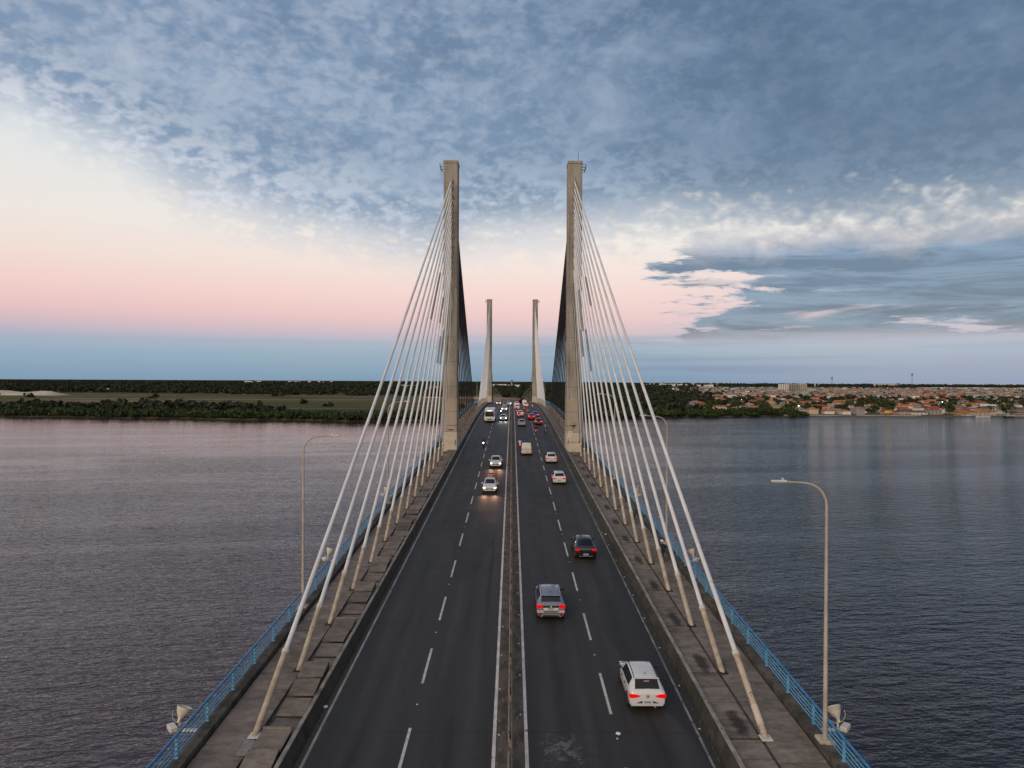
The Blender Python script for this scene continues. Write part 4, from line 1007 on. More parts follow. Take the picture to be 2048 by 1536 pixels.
SP = SP.mesh('spokes', M['rim'])
def bicycle(x, d, rz, paint_, label):
    o = empty('bicycle', (x, d, zr(d) + WALK), rz, label, 'bicycle', 'bicycles on the walkway')
    for yy in (-.50, .55):
        w = link('wheel', BW, o, (0, yy, .345)); link('spokes', SP, w)
    f = MB()
    for a, b in (((0, -.5, .345), (0, 0, .30)), ((0, 0, .30), (0, -.14, .78)), ((0, -.5, .345), (0, -.13, .72)), ((0, -.13, .74), (0, .38, .80)), ((0, 0, .30), (0, .38, .74)), ((0, .55, .345), (0, .37, .98))): f.tube([a, b], .018, 6)
    f.build('frame', paint_, o)
    MB().tube([(-.30, .52, 1.04), (-.18, .42, 1.03), (.18, .42, 1.03), (.30, .52, 1.04)], .015, 6).build('handlebar', M['dark_metal'], o)
    MB().bbox(-.08, .08, -.28, -.02, .77, .82, .03).build('saddle', M['trim'], o)
    MB().tube([(-.18, .06, .2), (-.1, 0.02, .24), (.1, -.02, .36), (.18, -.06, .4)], .012, 5).build('crank', M['dark_metal'], o)
bicycle(11.85, 55.6, -.04, M['p_black'], 'black bicycle ridden on the walkway by the white-helmeted cyclist')
person(11.85, 55.6, -.04, 'black', 'blue', 'helmet_white', 'cyclist in dark jacket and blue trousers wearing a white helmet and backpack', True, 'navy')
bicycle(11.8, 68.3, .05, M['dark_metal'], 'bicycle ridden on the walkway by the cyclist in dark green')
person(11.8, 68.3, .05, 'green', 'black', 'helmet_black', 'cyclist in dark green top and black cap on the walkway', True)
# litter and roadside weeds on the shoulders
litter = MB().bbox(-.09, .09, -.07, .07, 0, .09, .03).mesh('litter', M['plate'])
for i, (px, py) in enumerate(((651, 1417), (1213, 1070), (1238, 1471), (1436, 1090))):
    x, d = road_at(px, py)
    if i == 3: continue
    o = link('litter', litter, None, (x, d, zr(d) + .006)); o.rotation_euler = (0, 0, random.uniform(0, 3)); o.scale = (1.2, 1.2, 1)
    tag(o, ['crumpled white litter on the oncoming carriageway edge line', 'crumpled white litter at the barrier beside the black sedan', 'small white litter on the lane behind the white hatchback'][i], 'litter', 'roadside litter')
wm = material('weed', (.05, .06, .02), (.13, .11, .05), .9, 4, 4)
wv = MB()
for i in range(420):
    d = random.uniform(26, 110); s_ = 1 if random.random() < .7 else -1; x = s_ * (8.66 + random.uniform(-.12, .08)); z = zr(d); a = random.uniform(0, 6.28); h = random.uniform(.08, .34)
    dx, dy = .02 * math.cos(a), .02 * math.sin(a); lx, ly = random.uniform(-.15, .15), random.uniform(-.15, .15)
    wv.add([(x - dx, d - dy, z), (x + dx, d + dy, z), (x + lx, d + ly, z + h)], [(0, 1, 2)])
tag(wv.build('weeds', wm), 'dry weeds growing at the foot of the barriers', 'weeds', kind='stuff')

# ------------------------------------------------------------------ water
def water_mat():
    m = bpy.data.materials.new('water'); m.use_nodes = True; nt = m.node_tree; p = nt.nodes['Principled BSDF']
    p.inputs['Roughness'].default_value = .06; p.inputs['IOR'].default_value = 1.333
    g = nt.nodes.new('ShaderNodeNewGeometry'); X, Y, Z = sep(nt, NX(nt, g.outputs['Position']))
    sky_tint = mixc(nt, (X + (noise(nt, vec(nt, X * .004, Y * .004, 0.), 1., 4, .6) - .5) * 160).ss(-60, 110), (.054, .035, .040, 1), (.003, .007, .009, 1))  # pink sky and dark cloud reflections put into the base colour, by side
    nt.links.new(sky_tint.s, p.inputs['Base Color'])
    U = X * .96 + Y * .18; V = Y * .98 - X * .18
    n1 = noise(nt, vec(nt, U * .16, V * .42, 0.), 1.0, 3, .55, .4)
    n2 = noise(nt, vec(nt, U * .55, V * 1.15, 4.), 1.0, 3, .6, .3)
    n3 = noise(nt, vec(nt, U * .0045, V * .021, 2.), 1.0, 5, .6, .8)
    amp = (n3.ss(.36, .60) * .40 + .58) * (1.0 - Y.ss(80, 560) * (.78 - X.ss(-20, 140) * .52)) * (X.ss(0, 120) * .45 + .95)
    h = (n1 * 1.15 + n2 * .62) * amp
    b = nt.nodes.new('ShaderNodeBump'); b.inputs['Strength'].default_value = 1.0; b.inputs['Distance'].default_value = .50
    nt.links.new(h.s, b.inputs['Height']); nt.links.new(b.outputs[0], p.inputs['Normal'])
    return m
W = 60000
tag(MB().add([(-W, -4000, 0), (W, -4000, 0), (W, W, 0), (-W, W, 0)], [(0, 1, 2, 3)]).build('water', water_mat()), kind='structure')

# ------------------------------------------------------------------ land
def shore(x):
    pts = [(-4000, 900), (-900, 770), (-540, 745), (-300, 712), (-150, 690), (-20, 700), (60, 735), (200, 790), (300, 818), (420, 812), (600, 838), (900, 850), (4000, 900)]
    for (a, b), (c, e) in zip(pts, pts[1:]):
        if a <= x <= c: return b + (e - b) * (x - a) / (c - a) + 4 * math.sin(x * .05) + 2.5 * math.sin(x * .13 + 1)
    return 900
GZ = 1.6
def ground_mat():
    m = bpy.data.materials.new('ground'); m.use_nodes = True; nt = m.node_tree; p = nt.nodes['Principled BSDF']; p.inputs['Roughness'].default_value = .95
    p.inputs['Specular IOR Level'].default_value = .1
    g = nt.nodes.new('ShaderNodeNewGeometry'); X, Y, Z = sep(nt, NX(nt, g.outputs['Position'])); V = vec(nt, X * .004, Y * .004, 0.)
    nb = noise(nt, V, 1.0, 6, .6); nf = noise(nt, V, 8.0, 5, .6); ns = noise(nt, vec(nt, X * .002, Y * .010, 0.), 1.0, 5, .6)
    forest = mixc(nt, nf, (.020, .030, .014, 1), (.045, .058, .026, 1))
    marsh = mixc(nt, ns.ss(.42, .57), (.058, .066, .016, 1), (.115, .092, .032, 1))
    mm = (Y + (nb - .5) * 500).ss(900, 1000) * (1.0 - (Y + (nb - .5) * 300).ss(1750, 1950)) * (1.0 - (X + (nb - .5) * 60).ss(-60, 0))
    c = mixc(nt, mm, forest, marsh)
    streak = (ns - .545).ss(.0, .05) * mm
    c = mixc(nt, streak * .55, c, (.26, .20, .14, 1))
    earth = (1.0 - (((X + 35) / 70) * ((X + 35) / 70) + ((Y - 1330) / 300) * ((Y - 1330) / 300) + (nf - .5) * 1.2).ss(.7, 1.1))
    c = mixc(nt, earth, c, mixc(nt, nf, (.22, .11, .055, 1), (.36, .21, .12, 1)))
    town = (X / (Y + 1.) + (nb - .5) * .12).ss(.20, .27) * (1.0 - Y.ss(4500, 6000))
    c = mixc(nt, town * .9, c, mixc(nt, nf, (.07, .065, .045, 1), (.16, .13, .10, 1)))
    beach = (1.0 - Z.ss(.5, 1.45))
    c = mixc(nt, beach, c, mixc(nt, nf, (.09, .075, .055, 1), (.17, .14, .105, 1)))
    nt.links.new(c.s, p.inputs['Base Color']); return m
gm = MB(); xs = list(range(-4000, -900, 100)) + list(range(-900, 1200, 12)) + list(range(1200, 4001, 100)); nx = len(xs)
for x in xs:
    sy = shore(x); gm.v += [(x, sy - 3, -.6), (x, sy + 3, .35), (x, sy + 9, GZ)] + [(x * f, y, GZ) for f, y in ((1, 1200), (1.6, 3000), (3, 7000), (6, 12500))]
for i in range(nx - 1):
    for j in range(6): gm.f.append((i * 7 + j, (i + 1) * 7 + j, (i + 1) * 7 + j + 1, i * 7 + j + 1)); gm.mi.append(0)
gm.add([(-24000, 12500, GZ), (3500, 12500, GZ), (2500, 26000, GZ), (-40000, 26000, GZ)], [(0, 1, 2, 3)])
tag(gm.build('ground', ground_mat()), kind='structure')
def gp(px, py, z=GZ):
    d = (CAMZ - z) * 1420 / (py - 761 - (px - 1025) * .0049); return ((px - 1025) * d / 1420, d)
# approach road on the far shore
ar = MB().add([(-9, 930, 3.02), (9, 930, 3.02), (9, 1250, GZ + .1), (-9, 1250, GZ + .1)], [(0, 1, 2, 3)])
M['far_road'] = material('far_road', (.05, .05, .05), (.08, .078, .075), .9, .1, 4)
ar.add([(-9, 1250, GZ + .1), (9, 1250, GZ + .1), (420, 1420, GZ + .1), (410, 1440, GZ + .1), (-400, 1440, GZ + .1), (-410, 1420, GZ + .1)], [(0, 1, 2, 3, 4, 5)])
tag(ar.build('approach_road', M['far_road']), kind='structure')

# ------------------------------------------------------------------ vegetation
def crown(n, lumps, rx, rz, leaf, seed):
    r = np.random.default_rng(seed)
    c = r.normal(size=(lumps, 3)) * [.42, .42, .28]; rad = r.uniform(.36, .62, lumps)
    k = r.integers(0, lumps, n); u = r.normal(size=(n, 3)); u /= np.linalg.norm(u, axis=1)[:, None]
    p = c[k] + u * (rad[k] * r.uniform(.72, 1.05, n))[:, None]
    keep = np.ones(n, bool)
    nrm = u + r.normal(size=(n, 3)) * .55; nrm /= np.linalg.norm(nrm, axis=1)[:, None]
    a = np.cross(nrm, r.normal(size=(n, 3))); a /= np.linalg.norm(a, axis=1)[:, None]; b = np.cross(nrm, a)
    s = leaf * r.uniform(.6, 1.3, n)[:, None]
    p = p * [rx, rx, rz]
    V = np.stack([p - a * s - b * s * .7, p + a * s - b * s * .7, p + a * s * .8 + b * s * .9, p - a * s * .7 + b * s], 1)
    V[:, :, 2] += rz * .75; V[:, :, 2] = np.maximum(V[:, :, 2], .05)
    return V.reshape(-1, 3)
def quads_mesh(name, V, mat):
    n = len(V) // 4; me = bpy.data.meshes.new(name)
    me.vertices.add(len(V)); me.vertices.foreach_set('co', V.astype(np.float32).ravel())
    me.loops.add(len(V)); me.loops.foreach_set('vertex_index', np.arange(len(V), dtype=np.int32))
    me.polygons.add(n); me.polygons.foreach_set('loop_start', np.arange(0, len(V), 4, dtype=np.int32)); me.polygons.foreach_set('loop_total', np.full(n, 4, np.int32))
    me.materials.append(mat); me.update(calc_edges=True); return me
def leafmat(name, a, b, c):
    m = bpy.data.materials.new(name); m.use_nodes = True; nt = m.node_tree; p = nt.nodes['Principled BSDF']; p.inputs['Roughness'].default_value = .8; p.inputs['Specular IOR Level'].default_value = .2
    g = nt.nodes.new('ShaderNodeNewGeometry'); v = NX(nt, g.outputs['Position'])
    cc = mixc(nt, noise(nt, v, .035, 4, .6).ss(.35, .65), a + (1,), b + (1,)); cc = mixc(nt, noise(nt, v, .4, 3, .6).ss(.5, .75) * .6, cc, c + (1,))
    nt.links.new(cc.s, p.inputs['Base Color']); return m
M['mangrove'] = leafmat('mangrove', (.024, .044, .015), (.046, .070, .022), (.085, .10, .034))
M['forest'] = leafmat('forest', (.020, .030, .016), (.034, .044, .022), (.052, .058, .028))
M['bark'] = material('bark', (.09, .07, .05), None, .9)
CR = [crown(130, 7, 5.5, 4.2, .95, i) for i in range(6)]
CRF = [crown(44, 5, 9, 5.5, 2.4, 20 + i) for i in range(5)]
def scatter(name, pts, protos, mat, label):
    out = []
    for (x, y, sc, zs) in pts:
        P = protos[rng.integers(len(protos))]; a = rng.uniform(0, 6.28); ca, sa = math.cos(a), math.sin(a)
        Q = np.stack([P[:, 0] * ca - P[:, 1] * sa, P[:, 0] * sa + P[:, 1] * ca, P[:, 2] * zs], 1) * sc + [x, y, GZ - .6]; out.append(Q)
    o = link(name, quads_mesh(name, np.concatenate(out), mat)); return tag(o, label, 'woodland', kind='stuff')
pts = []
x = -900.0
while x < -16:
    for row in range(4): pts.append((x + rng.uniform(-3, 3), shore(x) + 4 + row * 9 + rng.uniform(-4, 4), rng.uniform(.6, 1.1) * (1.25 if rng.random() < .05 else 1), rng.uniform(1.0, 1.35)))
    x += 4.2
scatter('mangrove_wood', pts, CR, M['mangrove'], 'dense mangrove wood lining the shore beside the grassy marsh')
pts = []; x = 16.0
while x < 330:
    for row in range(5): pts.append((x + rng.uniform(-3, 3), shore(x) + 4 + row * 10 + rng.uniform(-4, 4), rng.uniform(.75, 1.25), rng.uniform(.8, 1.3)))
    x += 5.5
scatter('mangrove_wood', pts, CR, M['mangrove'], 'dense mangrove wood lining the shore in front of the town edge')
def ok_forest(x, y):
    if abs(x) < 14 and y < 1300: return False
    u = x / y
    if -.95 < u < -.02 and 850 + 100 * math.sin(x * .01) < y < 1850 + 130 * math.sin(x * .004): return rng.random() < .012
    if -110 < x < 25 and 1060 < y < 1640: return False
    if u > .24 + .03 * math.sin(y * .01) and y < 5200: return False
    if .15 < u < .25 and y < 1500: return rng.random() < .6
    return True
pts = []
for i in range(9000):
    y = 780 * (9.5 ** rng.random()); u = rng.uniform(-.86, .86); x = u * y
    if y < shore(x) + 20 or not ok_forest(x, y): continue
    pts.append((x, y, rng.uniform(.7, 1.3) * (1 + y / 9000), rng.uniform(.8, 1.25)))
scatter('distant_forest', pts, CRF, M['forest'], 'low dark forest stretching to the horizon')
pts = []
for i in range(2600):
    y = rng.uniform(6500, 12000); u = rng.uniform(-.85, .8); x = u * y
    pts.append((x, y, rng.uniform(1.6, 2.6), rng.uniform(.5, 1.0)))
scatter('horizon_forest', pts, CRF, M['forest'], 'thin tree line along the horizon')

# ------------------------------------------------------------------ town
UB = MB().box(-.5, .5, -.5, .5, 0, 1).mesh('wall', M['plate'])
UG = MB().add([(-.5, -.5, 0), (.5, -.5, 0), (.5, .5, 0), (-.5, .5, 0), (-.5, 0, 1), (.5, 0, 1)], [(0, 1, 5, 4), (2, 3, 4, 5), (0, 4, 3), (1, 2, 5), (3, 2, 1, 0)]).mesh('roof', M['plate'])
UH = MB().add([(-.5, -.5, 0), (.5, -.5, 0), (.5, .5, 0), (-.5, .5, 0), (-.22, 0, 1), (.22, 0, 1)], [(0, 1, 5, 4), (2, 3, 4, 5), (0, 4, 3), (1, 2, 5), (3, 2, 1, 0)]).mesh('roof', M['plate'])
WALLS = {n: material('wall_' + n, c, tuple(v * .8 for v in c), .85, .4, 5) for n, c in dict(white=(.72, .71, .68), cream=(.50, .44, .33), grey=(.32, .31, .29), peach=(.48, .30, .20), brick=(.26, .13, .085), ochre=(.50, .33, .10), green=(.30, .38, .30)).items()}
ROOFS = {n: material('roof_' + n, c, tuple(v * .65 for v in c), .9, .25, 6) for n, c in dict(orange=(.50, .16, .055), red=(.34, .09, .055), brown=(.17, .09, .065), grey=(.26, .25, .235), white=(.55, .53, .49)).items()}
RN = {'orange': 'orange tiled', 'red': 'red tiled', 'brown': 'weathered brown tiled', 'grey': 'grey sheet', 'white': 'whitewashed flat'}
M['win'] = material('window_dark', (.025, .027, .03), None, .3)
def house(x, y, rz, w, dp, h, wall, roof, kind, label, windows=0, name='house', cat='house', group=None):
    o = empty(name, (x, y, GZ - .15), rz, label, cat, group)
    wl = link('wall', UB, o, (0, 0, 0), WALLS[wall]); wl.scale = (w, dp, h)
    if kind == 'flat':
        r = link('roof', UB, o, (0, 0, h), ROOFS[roof]); r.scale = (w + .4, dp + .4, .35)
    else:
        r = link('roof', UG if kind == 'gable' else UH, o, (0, 0, h), ROOFS[roof]); r.scale = (w + 1.0, dp + 1.2, dp * .22)
    for i in range(windows):
        wx = -w / 2 + w * (i + .5) / windows; q = link('window' if i != windows // 2 or h > 5 else 'door', UB, o, (wx, -dp / 2 - .01, h * .36 if h < 5 else h * .62), M['win'])
        q.scale = (1.3, .12, 1.25)
        if i == windows // 2 and h < 5: q.location.z = .1; q.scale = (1.1, .12, 2.1)
        if h > 5:
            q2 = link('window', UB, o, (wx, -dp / 2 - .01, h * .18), M['win']); q2.scale = (1.3, .12, 1.25)
    return o
cnt = {}
ROWN = ['on the waterfront', 'in the first street behind the waterfront', 'in the second street behind the waterfront']
y = 858.0; row = 0; placed = []; nh = 0
TREES = []
while y < 2000 and nh < 285:
    step = 17 + row * 1.6
    u0 = .335 if row < 2 else (.255 if row < 5 else .26)
    x = u0 * y + rng.uniform(0, 10)
    while x < .80 * y and nh < 285:
        sy = shore(x)
        rr = rng.random()
        if y > sy + 22:
            if rr < .26:
                TREES.append((x, y + rng.uniform(-6, 6)))
            else:
                wall = rng.choice(['white', 'white', 'cream', 'cream', 'grey', 'peach', 'brick', 'ochre', 'green'], p=[.2, .12, .18, .1, .15, .1, .08, .05, .02])
                kind = rng.choice(['gable', 'hip', 'flat'], p=[.48, .27, .25]); roof = rng.choice(['orange', 'red', 'brown', 'grey'], p=[.30, .25, .22, .23]) if kind != 'flat' else rng.choice(['white', 'grey'])
                two = rng.random() < .22; h = rng.uniform(5.6, 7.2) if two else rng.uniform(3.0, 4.2)
                w = rng.uniform(9, 16) * (1 + row * .02); dp = rng.uniform(8, 13)
                where = ROWN[row] if row < 3 else f'in the {ORD[row - 1]} street behind the waterfront'
                lab = f"{'two-storey' if two else 'single-storey'} {wall} house with {RN[roof]} {'flat top' if kind == 'flat' and roof != 'white' else ('roof' if kind != 'flat' else 'top')}{' (hipped)' if kind == 'hip' else ''} {where}"
                house(x, y + rng.uniform(-7, 7), rng.uniform(-.25, .25) + rng.choice([0, 0, math.pi / 2]), w, dp, h, wall, roof, kind, lab, windows=(3 if row < 4 else 0), group='houses of the riverside town'); nh += 1; placed.append((x, y, f"{wall} house with {RN[roof]} roof"))
        x += step * rng.uniform(.85, 1.25)
    y += 26 + row * 2.2; row += 1
# named buildings
def bld(px, py, *a, **k):
    x, d = gp(px, py); return house(x, d, *a, **k)
x, d = gp(1541, 822); o = empty('warehouse', (x + 22, d + 14, GZ - .1), -.12, 'long ochre warehouse with an open dark gateway on the waterfront', 'warehouse')
w_ = link('wall', UB, o, (-8, 0, 0), WALLS['ochre']); w_.scale = (34, 14, 6.2); r_ = link('roof', UG, o, (-8, 0, 6.2), ROOFS['grey']); r_.scale = (35, 15, 1.8)
w2 = link('gatehouse', UB, o, (18, -2, 0), WALLS['ochre']); w2.scale = (18, 14, 6.0); g2 = link('gate', UB, o, (18.5, -9.05, 0), M['win']); g2.scale = (5.5, .2, 4.2)
g3 = link('roof_edge', UB, o, (18, -2, 6.0), ROOFS['orange']); g3.scale = (18.6, 14.6, .4)
l_ = MB().lathe([(.001, -.55), (.4, -.4), (.55, 0), (.4, .4), (.001, .55)], n=10).build('gate_lamp', M['lamp_lit'], o, loc=(18.0, -9.8, 6.9))
x, d = gp(1996, 824); o = empty('modern_house', (x, d + 25, GZ), -.1, 'white cubic modern house with a taller middle block', 'house')
for nm, lx, w, h, m in (('wing', -8, 9, 6.6, 'white'), ('tower_block', -.5, 6, 10.2, 'white'), ('wing', 7.2, 9.5, 9.3, 'white')):
    q = link(nm, UB, o, (lx, 0, 0), WALLS[m]); q.scale = (w, 10, h)
for lx, z in ((4.8, 6.2), (9, 6.2), (4.8, 2.2), (9, 2.2), (-8, 3.5)):
    q = link('window', UB, o, (lx, -5.02, z), M['win']); q.scale = (2.2, .15, 1.7)
x, d = gp(1628, 827); o = empty('pavilion', (x, d + 6, GZ - .2), 0, 'open white pavilion with a low hipped roof on the sea wall', 'pavilion')
q = link('floor', UB, o, (0, 0, 0), WALLS['white']); q.scale = (15, 9, 1.1)
for lx in (-6.5, -2.2, 2.2, 6.5):
    for ly in (-4, 4): q = link('post', UB, o, (lx, ly, 1.1), WALLS['white']); q.scale = (.35, .35, 2.9)
q = link('roof', UH, o, (0, 0, 4.0), ROOFS['grey']); q.scale = (17, 11, 2.3)
x, d = gp(1665, 826); o = empty('boat_shed', (x, d + 8, GZ - .2), 0, 'long flat-roofed open shed beside the pavilion', 'shed')
q = link('roof', UB, o, (0, 0, 3.6), ROOFS['white']); q.scale = (24, 8, .3)
for lx in (-11, -5, 1, 7, 11):
    q = link('post', UB, o, (lx, -3.6, 0), WALLS['grey']); q.scale = (.3, .3, 3.6)
q = link('back_wall', UB, o, (0, 3.6, 0), WALLS['grey']); q.scale = (23, .4, 3.6)
x, d = gp(1781, 830); o = empty('tank', (x, d + 4, GZ - .4), .1, 'bright yellow tank on dark legs at the beach', 'tank')
MB().lathe([(.001, -4.2), (1.5, -4), (1.8, -3.6), (1.8, 3.6), (1.5, 4), (.001, 4.2)], 'x', 16, at=(0, 0, 3.2)).build('drum', M['p_yellow'], o, smooth=40)
for lx in (-3, 3): q = link('leg', UB, o, (lx, 0, 0), M['win']); q.scale = (.6, 3, 1.6)
# sea wall and pier
for i, (a, b) in enumerate(((300, 395), (400, 475), (520, 640))):
    mb = MB()
    for k in range(24):
        xx = a + (b - a) * k / 23; yy = shore(xx) + 7; mb.v += [(xx, yy, -.2), (xx, yy, 2.3), (xx, yy + .8, 2.3), (xx, yy + .8, -.2)]
    for k in range(23):
        for j in range(4): mb.f.append((k * 4 + j, k * 4 + (j + 1) % 4, k * 4 + 4 + (j + 1) % 4, k * 4 + 4 + j)); mb.mi.append(0)
    tag(mb.build('sea_wall', WALLS['grey']), ['low cream sea wall below the pavilion', 'low cream sea wall between the yellow tank and the pavilion', 'low cream sea wall behind the moored boats'][i], 'wall')
for i, (px, py, L) in enumerate(((1936, 833, 13), (1968, 834, 17), (2020, 834, 14))):
    x, d = gp(px, py, 0); o = empty('boat', (x, d, 0), .05 * i, ['small white boat with a low awning, moored by the sea wall', 'long white passenger boat with a cabin, moored by the sea wall', 'dark hulled boat with a pale deck moored at the pier'][i], 'boat', 'boats moored at the town')
    hull = MB(); 
    for k in range(9):
        t = k / 8; xx = (t - .5) * L; bw = 1.7 * math.sin(math.pi * min(1, .15 + t * .80)) ** .6; zz = 1.0 + .5 * (2 * t - 1) ** 2
        hull.v += [(xx, -bw, zz), (xx, -bw * .6, -.3), (xx, bw * .6, -.3), (xx, bw, zz)]
    for k in range(8):
        for j in range(4): hull.f.append((k * 4 + j, k * 4 + (j + 1) % 4, k * 4 + 4 + (j + 1) % 4, k * 4 + 4 + j)); hull.mi.append(0)
    hull.f += [(0, 1, 2, 3), (32, 33, 34, 35)]; hull.mi += [0, 0]
    hull.build('hull', WALLS['white'] if i < 2 else M['win'], o)
    q = link('cabin', UB, o, (L * .12, 0, 1.0), WALLS['white']); q.scale = (L * .4, 2.2, 1.4)
    q = link('canopy', UB, o, (0, 0, 2.7), ROOFS['white']); q.scale = (L * .7, 2.8, .18)
    q = link('cabin_window', UB, o, (L * .12, -1.12, 1.5), M['win']); q.scale = (L * .34, .08, .6)
    for lx in (-.3, .3): q = link('post', UB, o, (L * lx, -1.2, 1.0), WALLS['grey']); q.scale = (.12, .12, 1.75)
x, d = gp(2035, 832); o = empty('pier', (x, d - 4, 0), 0, 'pale covered pier on dark piles at the beach', 'pier')
q = link('deck', UB, o, (0, 0, 1.6), ROOFS['white']); q.scale = (30, 4, .4); q = link('roof', UB, o, (4, 0, 4.4), ROOFS['white']); q.scale = (20, 4.4, .3)
for lx in range(-14, 15, 4): q = link('pile', UB, o, (lx, 0, -1), M['bark']); q.scale = (.4, .4, 5.4 if -6 < lx < 15 else 2.6)
# lit street lamps in town
for i, (px, py, h) in enumerate(((1484, 800, 6), (1933, 792, 7), (1886, 805, 6), (1347, 775, 8))):
    x, d = gp(px, py + 6); o = empty('lit_lamp', (x, d, GZ), 0, ['lit white lamp among the trees at the town edge', 'lit white lamp among dark trees above the waterfront', 'lit white lamp at a cream two-storey block', 'lit lamp in the forest behind the mangroves'][i], 'lamp')
    MB().tube([(0, 0, 0), (0, 0, h)], .12, 6).build('pole', M['galv'], o); MB().lathe([(.001, -.5), (.4, -.3), (.5, 0), (.4, .3), (.001, .5)], n=8, at=(0, 0, h)).build('globe', M['lamp_lit'], o)
# town trees
tp = [quads_mesh('crown', crown(170, 8, 5.2, 4.4, .75, 50 + i), M['mangrove']) for i in range(4)]
tk = MB().tube([(0, 0, -.3), (.15, .1, 2.2), (.05, .2, 4.6)], [.35, .26, .15], 6).tube([(.1, .1, 2.4), (1.2, .4, 4.6)], [.16, .08], 5).tube([(.1, .1, 2.8), (-1.0, -.5, 4.8)], [.14, .07], 5).mesh('trunk', M['bark'])
for i, (x, y) in enumerate(TREES[:130]):
    sc = rng.uniform(.75, 1.5)
    nb = min(placed, key=lambda p: (p[0] - x) ** 2 + (p[1] - y) ** 2)[2]
    rowi = ROWN[0] if y < 880 else ('near the waterfront' if y < 1000 else ('several streets inland' if y < 1250 else 'far inland'))
    o = empty('tree', (x, y, GZ), rng.uniform(0, 6), f"{'tall broad' if sc > 1.2 else ('small' if sc < .95 else 'rounded')} tree beside a {nb} {rowi}", 'tree', 'trees among the town houses'); o.scale = (sc,) * 3
    link('trunk', tk, o); link('crown', tp[i % 4], o, (0, 0, 1.6))
# masts
for i, (px, py, top) in enumerate(((1665, 800, 754), (1825, 800, 747))):
    x, d = gp(px, py); H = (801 - top) / 1420 * d; o = empty('radio_mast', (x, d, GZ), 0, ['slim radio mast rising behind the red roofed houses', 'taller radio mast with a cluster of antennas on top'][i], 'mast')
    mb = MB()
    for q in range(3):
        a = q * 2.094; mb.tube([(1.0 * math.cos(a), 1.0 * math.sin(a), 0), (.35 * math.cos(a), .35 * math.sin(a), H)], .14, 4)
    for k in range(14): mb.box(-.6, .6, -.08, .08, H * k / 14, H * k / 14 + .2)
    mb.build('lattice', M['dark_metal'], o); MB().bbox(-1.6, 1.6, -.6, .6, H - 4, H - 1.5, .2).bbox(-.9, .9, -.9, .9, H - 7, H - 5, .2).build('antenna_cluster', M['dark_metal'], o)
# apartment blocks
def block(x, d, w, dp, h, wall, lab, floors, bays, group=None, name='apartment_block', cat='building'):
    o = empty(name, (x, d, GZ), 0, lab, cat, group)
    q = link('wall', UB, o, None, WALLS[wall]); q.scale = (w, dp, h); q = link('roof', UB, o, (0, 0, h), ROOFS['white']); q.scale = (w * 1.02, dp * 1.02, 1.0)
    for i in range(bays):
        q = link('window_bay', UB, o, (-w / 2 + w * (i + .5) / bays, -dp / 2 - .05, h * .08), M['win']); q.scale = (w / bays * .42, .2, h * .84)
        for f in range(floors):
            if f: q = link('balcony', UB, o, (-w / 2 + w * (i + .5) / bays, -dp / 2 - .3, h * .08 + h * .84 * f / floors), WALLS[wall]); q.scale = (w / bays * .5, .5, h * .30 / floors)
    return o
for i, (px, w) in enumerate(((1568, 34), (1586, 38), (1604, 34))):
    x, d = gp(px, 782); block(x, d, w * d / 3000 * 1.05, 26, 13.5 * d / 1420, ['white', 'grey', 'cream'][i], ['white high-rise apartment block with dark window bays', 'grey high-rise apartment block between a white and a cream one', 'cream high-rise apartment block at the end of three'][i], 6, 4, 'high-rise blocks behind the town')
for i in range(9):
    px = 1633 + i * 1.5 if i < 2 else 1752 + (i - 2) * 7.5
    d = 6500; x = (px - 1025) * d / 1420; block(x, d, 26, 20, 26 + 8 * (i == 8) + rng.uniform(-3, 3), 'white' if i != 8 else 'green', 'distant pale tower block near the horizon', 0, 2, 'distant pale tower blocks')
for i in range(26):
    px = 1838 + i * 9; d = rng.uniform(4200, 4500); x = (px - 1025) * d / 1420
    house(x, d, 0, 24, 14, 9, 'white' if rng.random() < .7 else 'peach', 'white', 'flat', 'row of white low terraced blocks far behind the town', name='terrace_block', cat='building', group='white terraced blocks')
for i in range(24):
    px = 1660 + i * 14; d = rng.uniform(2300, 2700); x = (px - 1025) * d / 1420
    house(x, d, rng.uniform(-.1, .1), rng.uniform(20, 28), 12, rng.uniform(8, 10), rng.choice(['peach', 'cream', 'ochre', 'brick'], p=[.4, .35, .15, .1]), 'grey' if rng.random() < .5 else 'orange', 'gable', 'three-storey peach and cream housing block behind the town', name='housing_block', cat='building', group='housing blocks behind the town')
far = MB()
for i in range(1500):
    u = rng.uniform(.22, .80); d = 1700 * (2.6 ** rng.random())
    if u < .30 and d < 2400: continue
    x = u * d; w = rng.uniform(8, 20); h = rng.uniform(3, 7); far.m = int(rng.choice([0, 0, 0, 1, 2]))
    far.box(x - w / 2, x + w / 2, d - 5, d + 5, GZ, GZ + h); far.m = 4 if rng.random() < .24 else 5
    far.add([(x - w / 2, d - 5.5, GZ + h), (x + w / 2, d - 5.5, GZ + h), (x + w / 2, d, GZ + h + 2), (x - w / 2, d, GZ + h + 2)], [(0, 1, 2, 3)])
tag(far.build('distant_town', [WALLS['white'], WALLS['cream'], WALLS['grey'], WALLS['peach'], ROOFS['orange'], ROOFS['grey']]), 'sprawl of small far-off houses behind the riverside town', 'town', kind='stuff')
pts = []
for i in range(2100):
    u = rng.uniform(.22, .82); d = 1100 * (4.2 ** rng.random()); pts.append((u * d, d, rng.uniform(.5, .95), rng.uniform(.8, 1.1)))
scatter('town_greenery', pts, CRF, M['forest'], 'dark trees scattered through the far town')
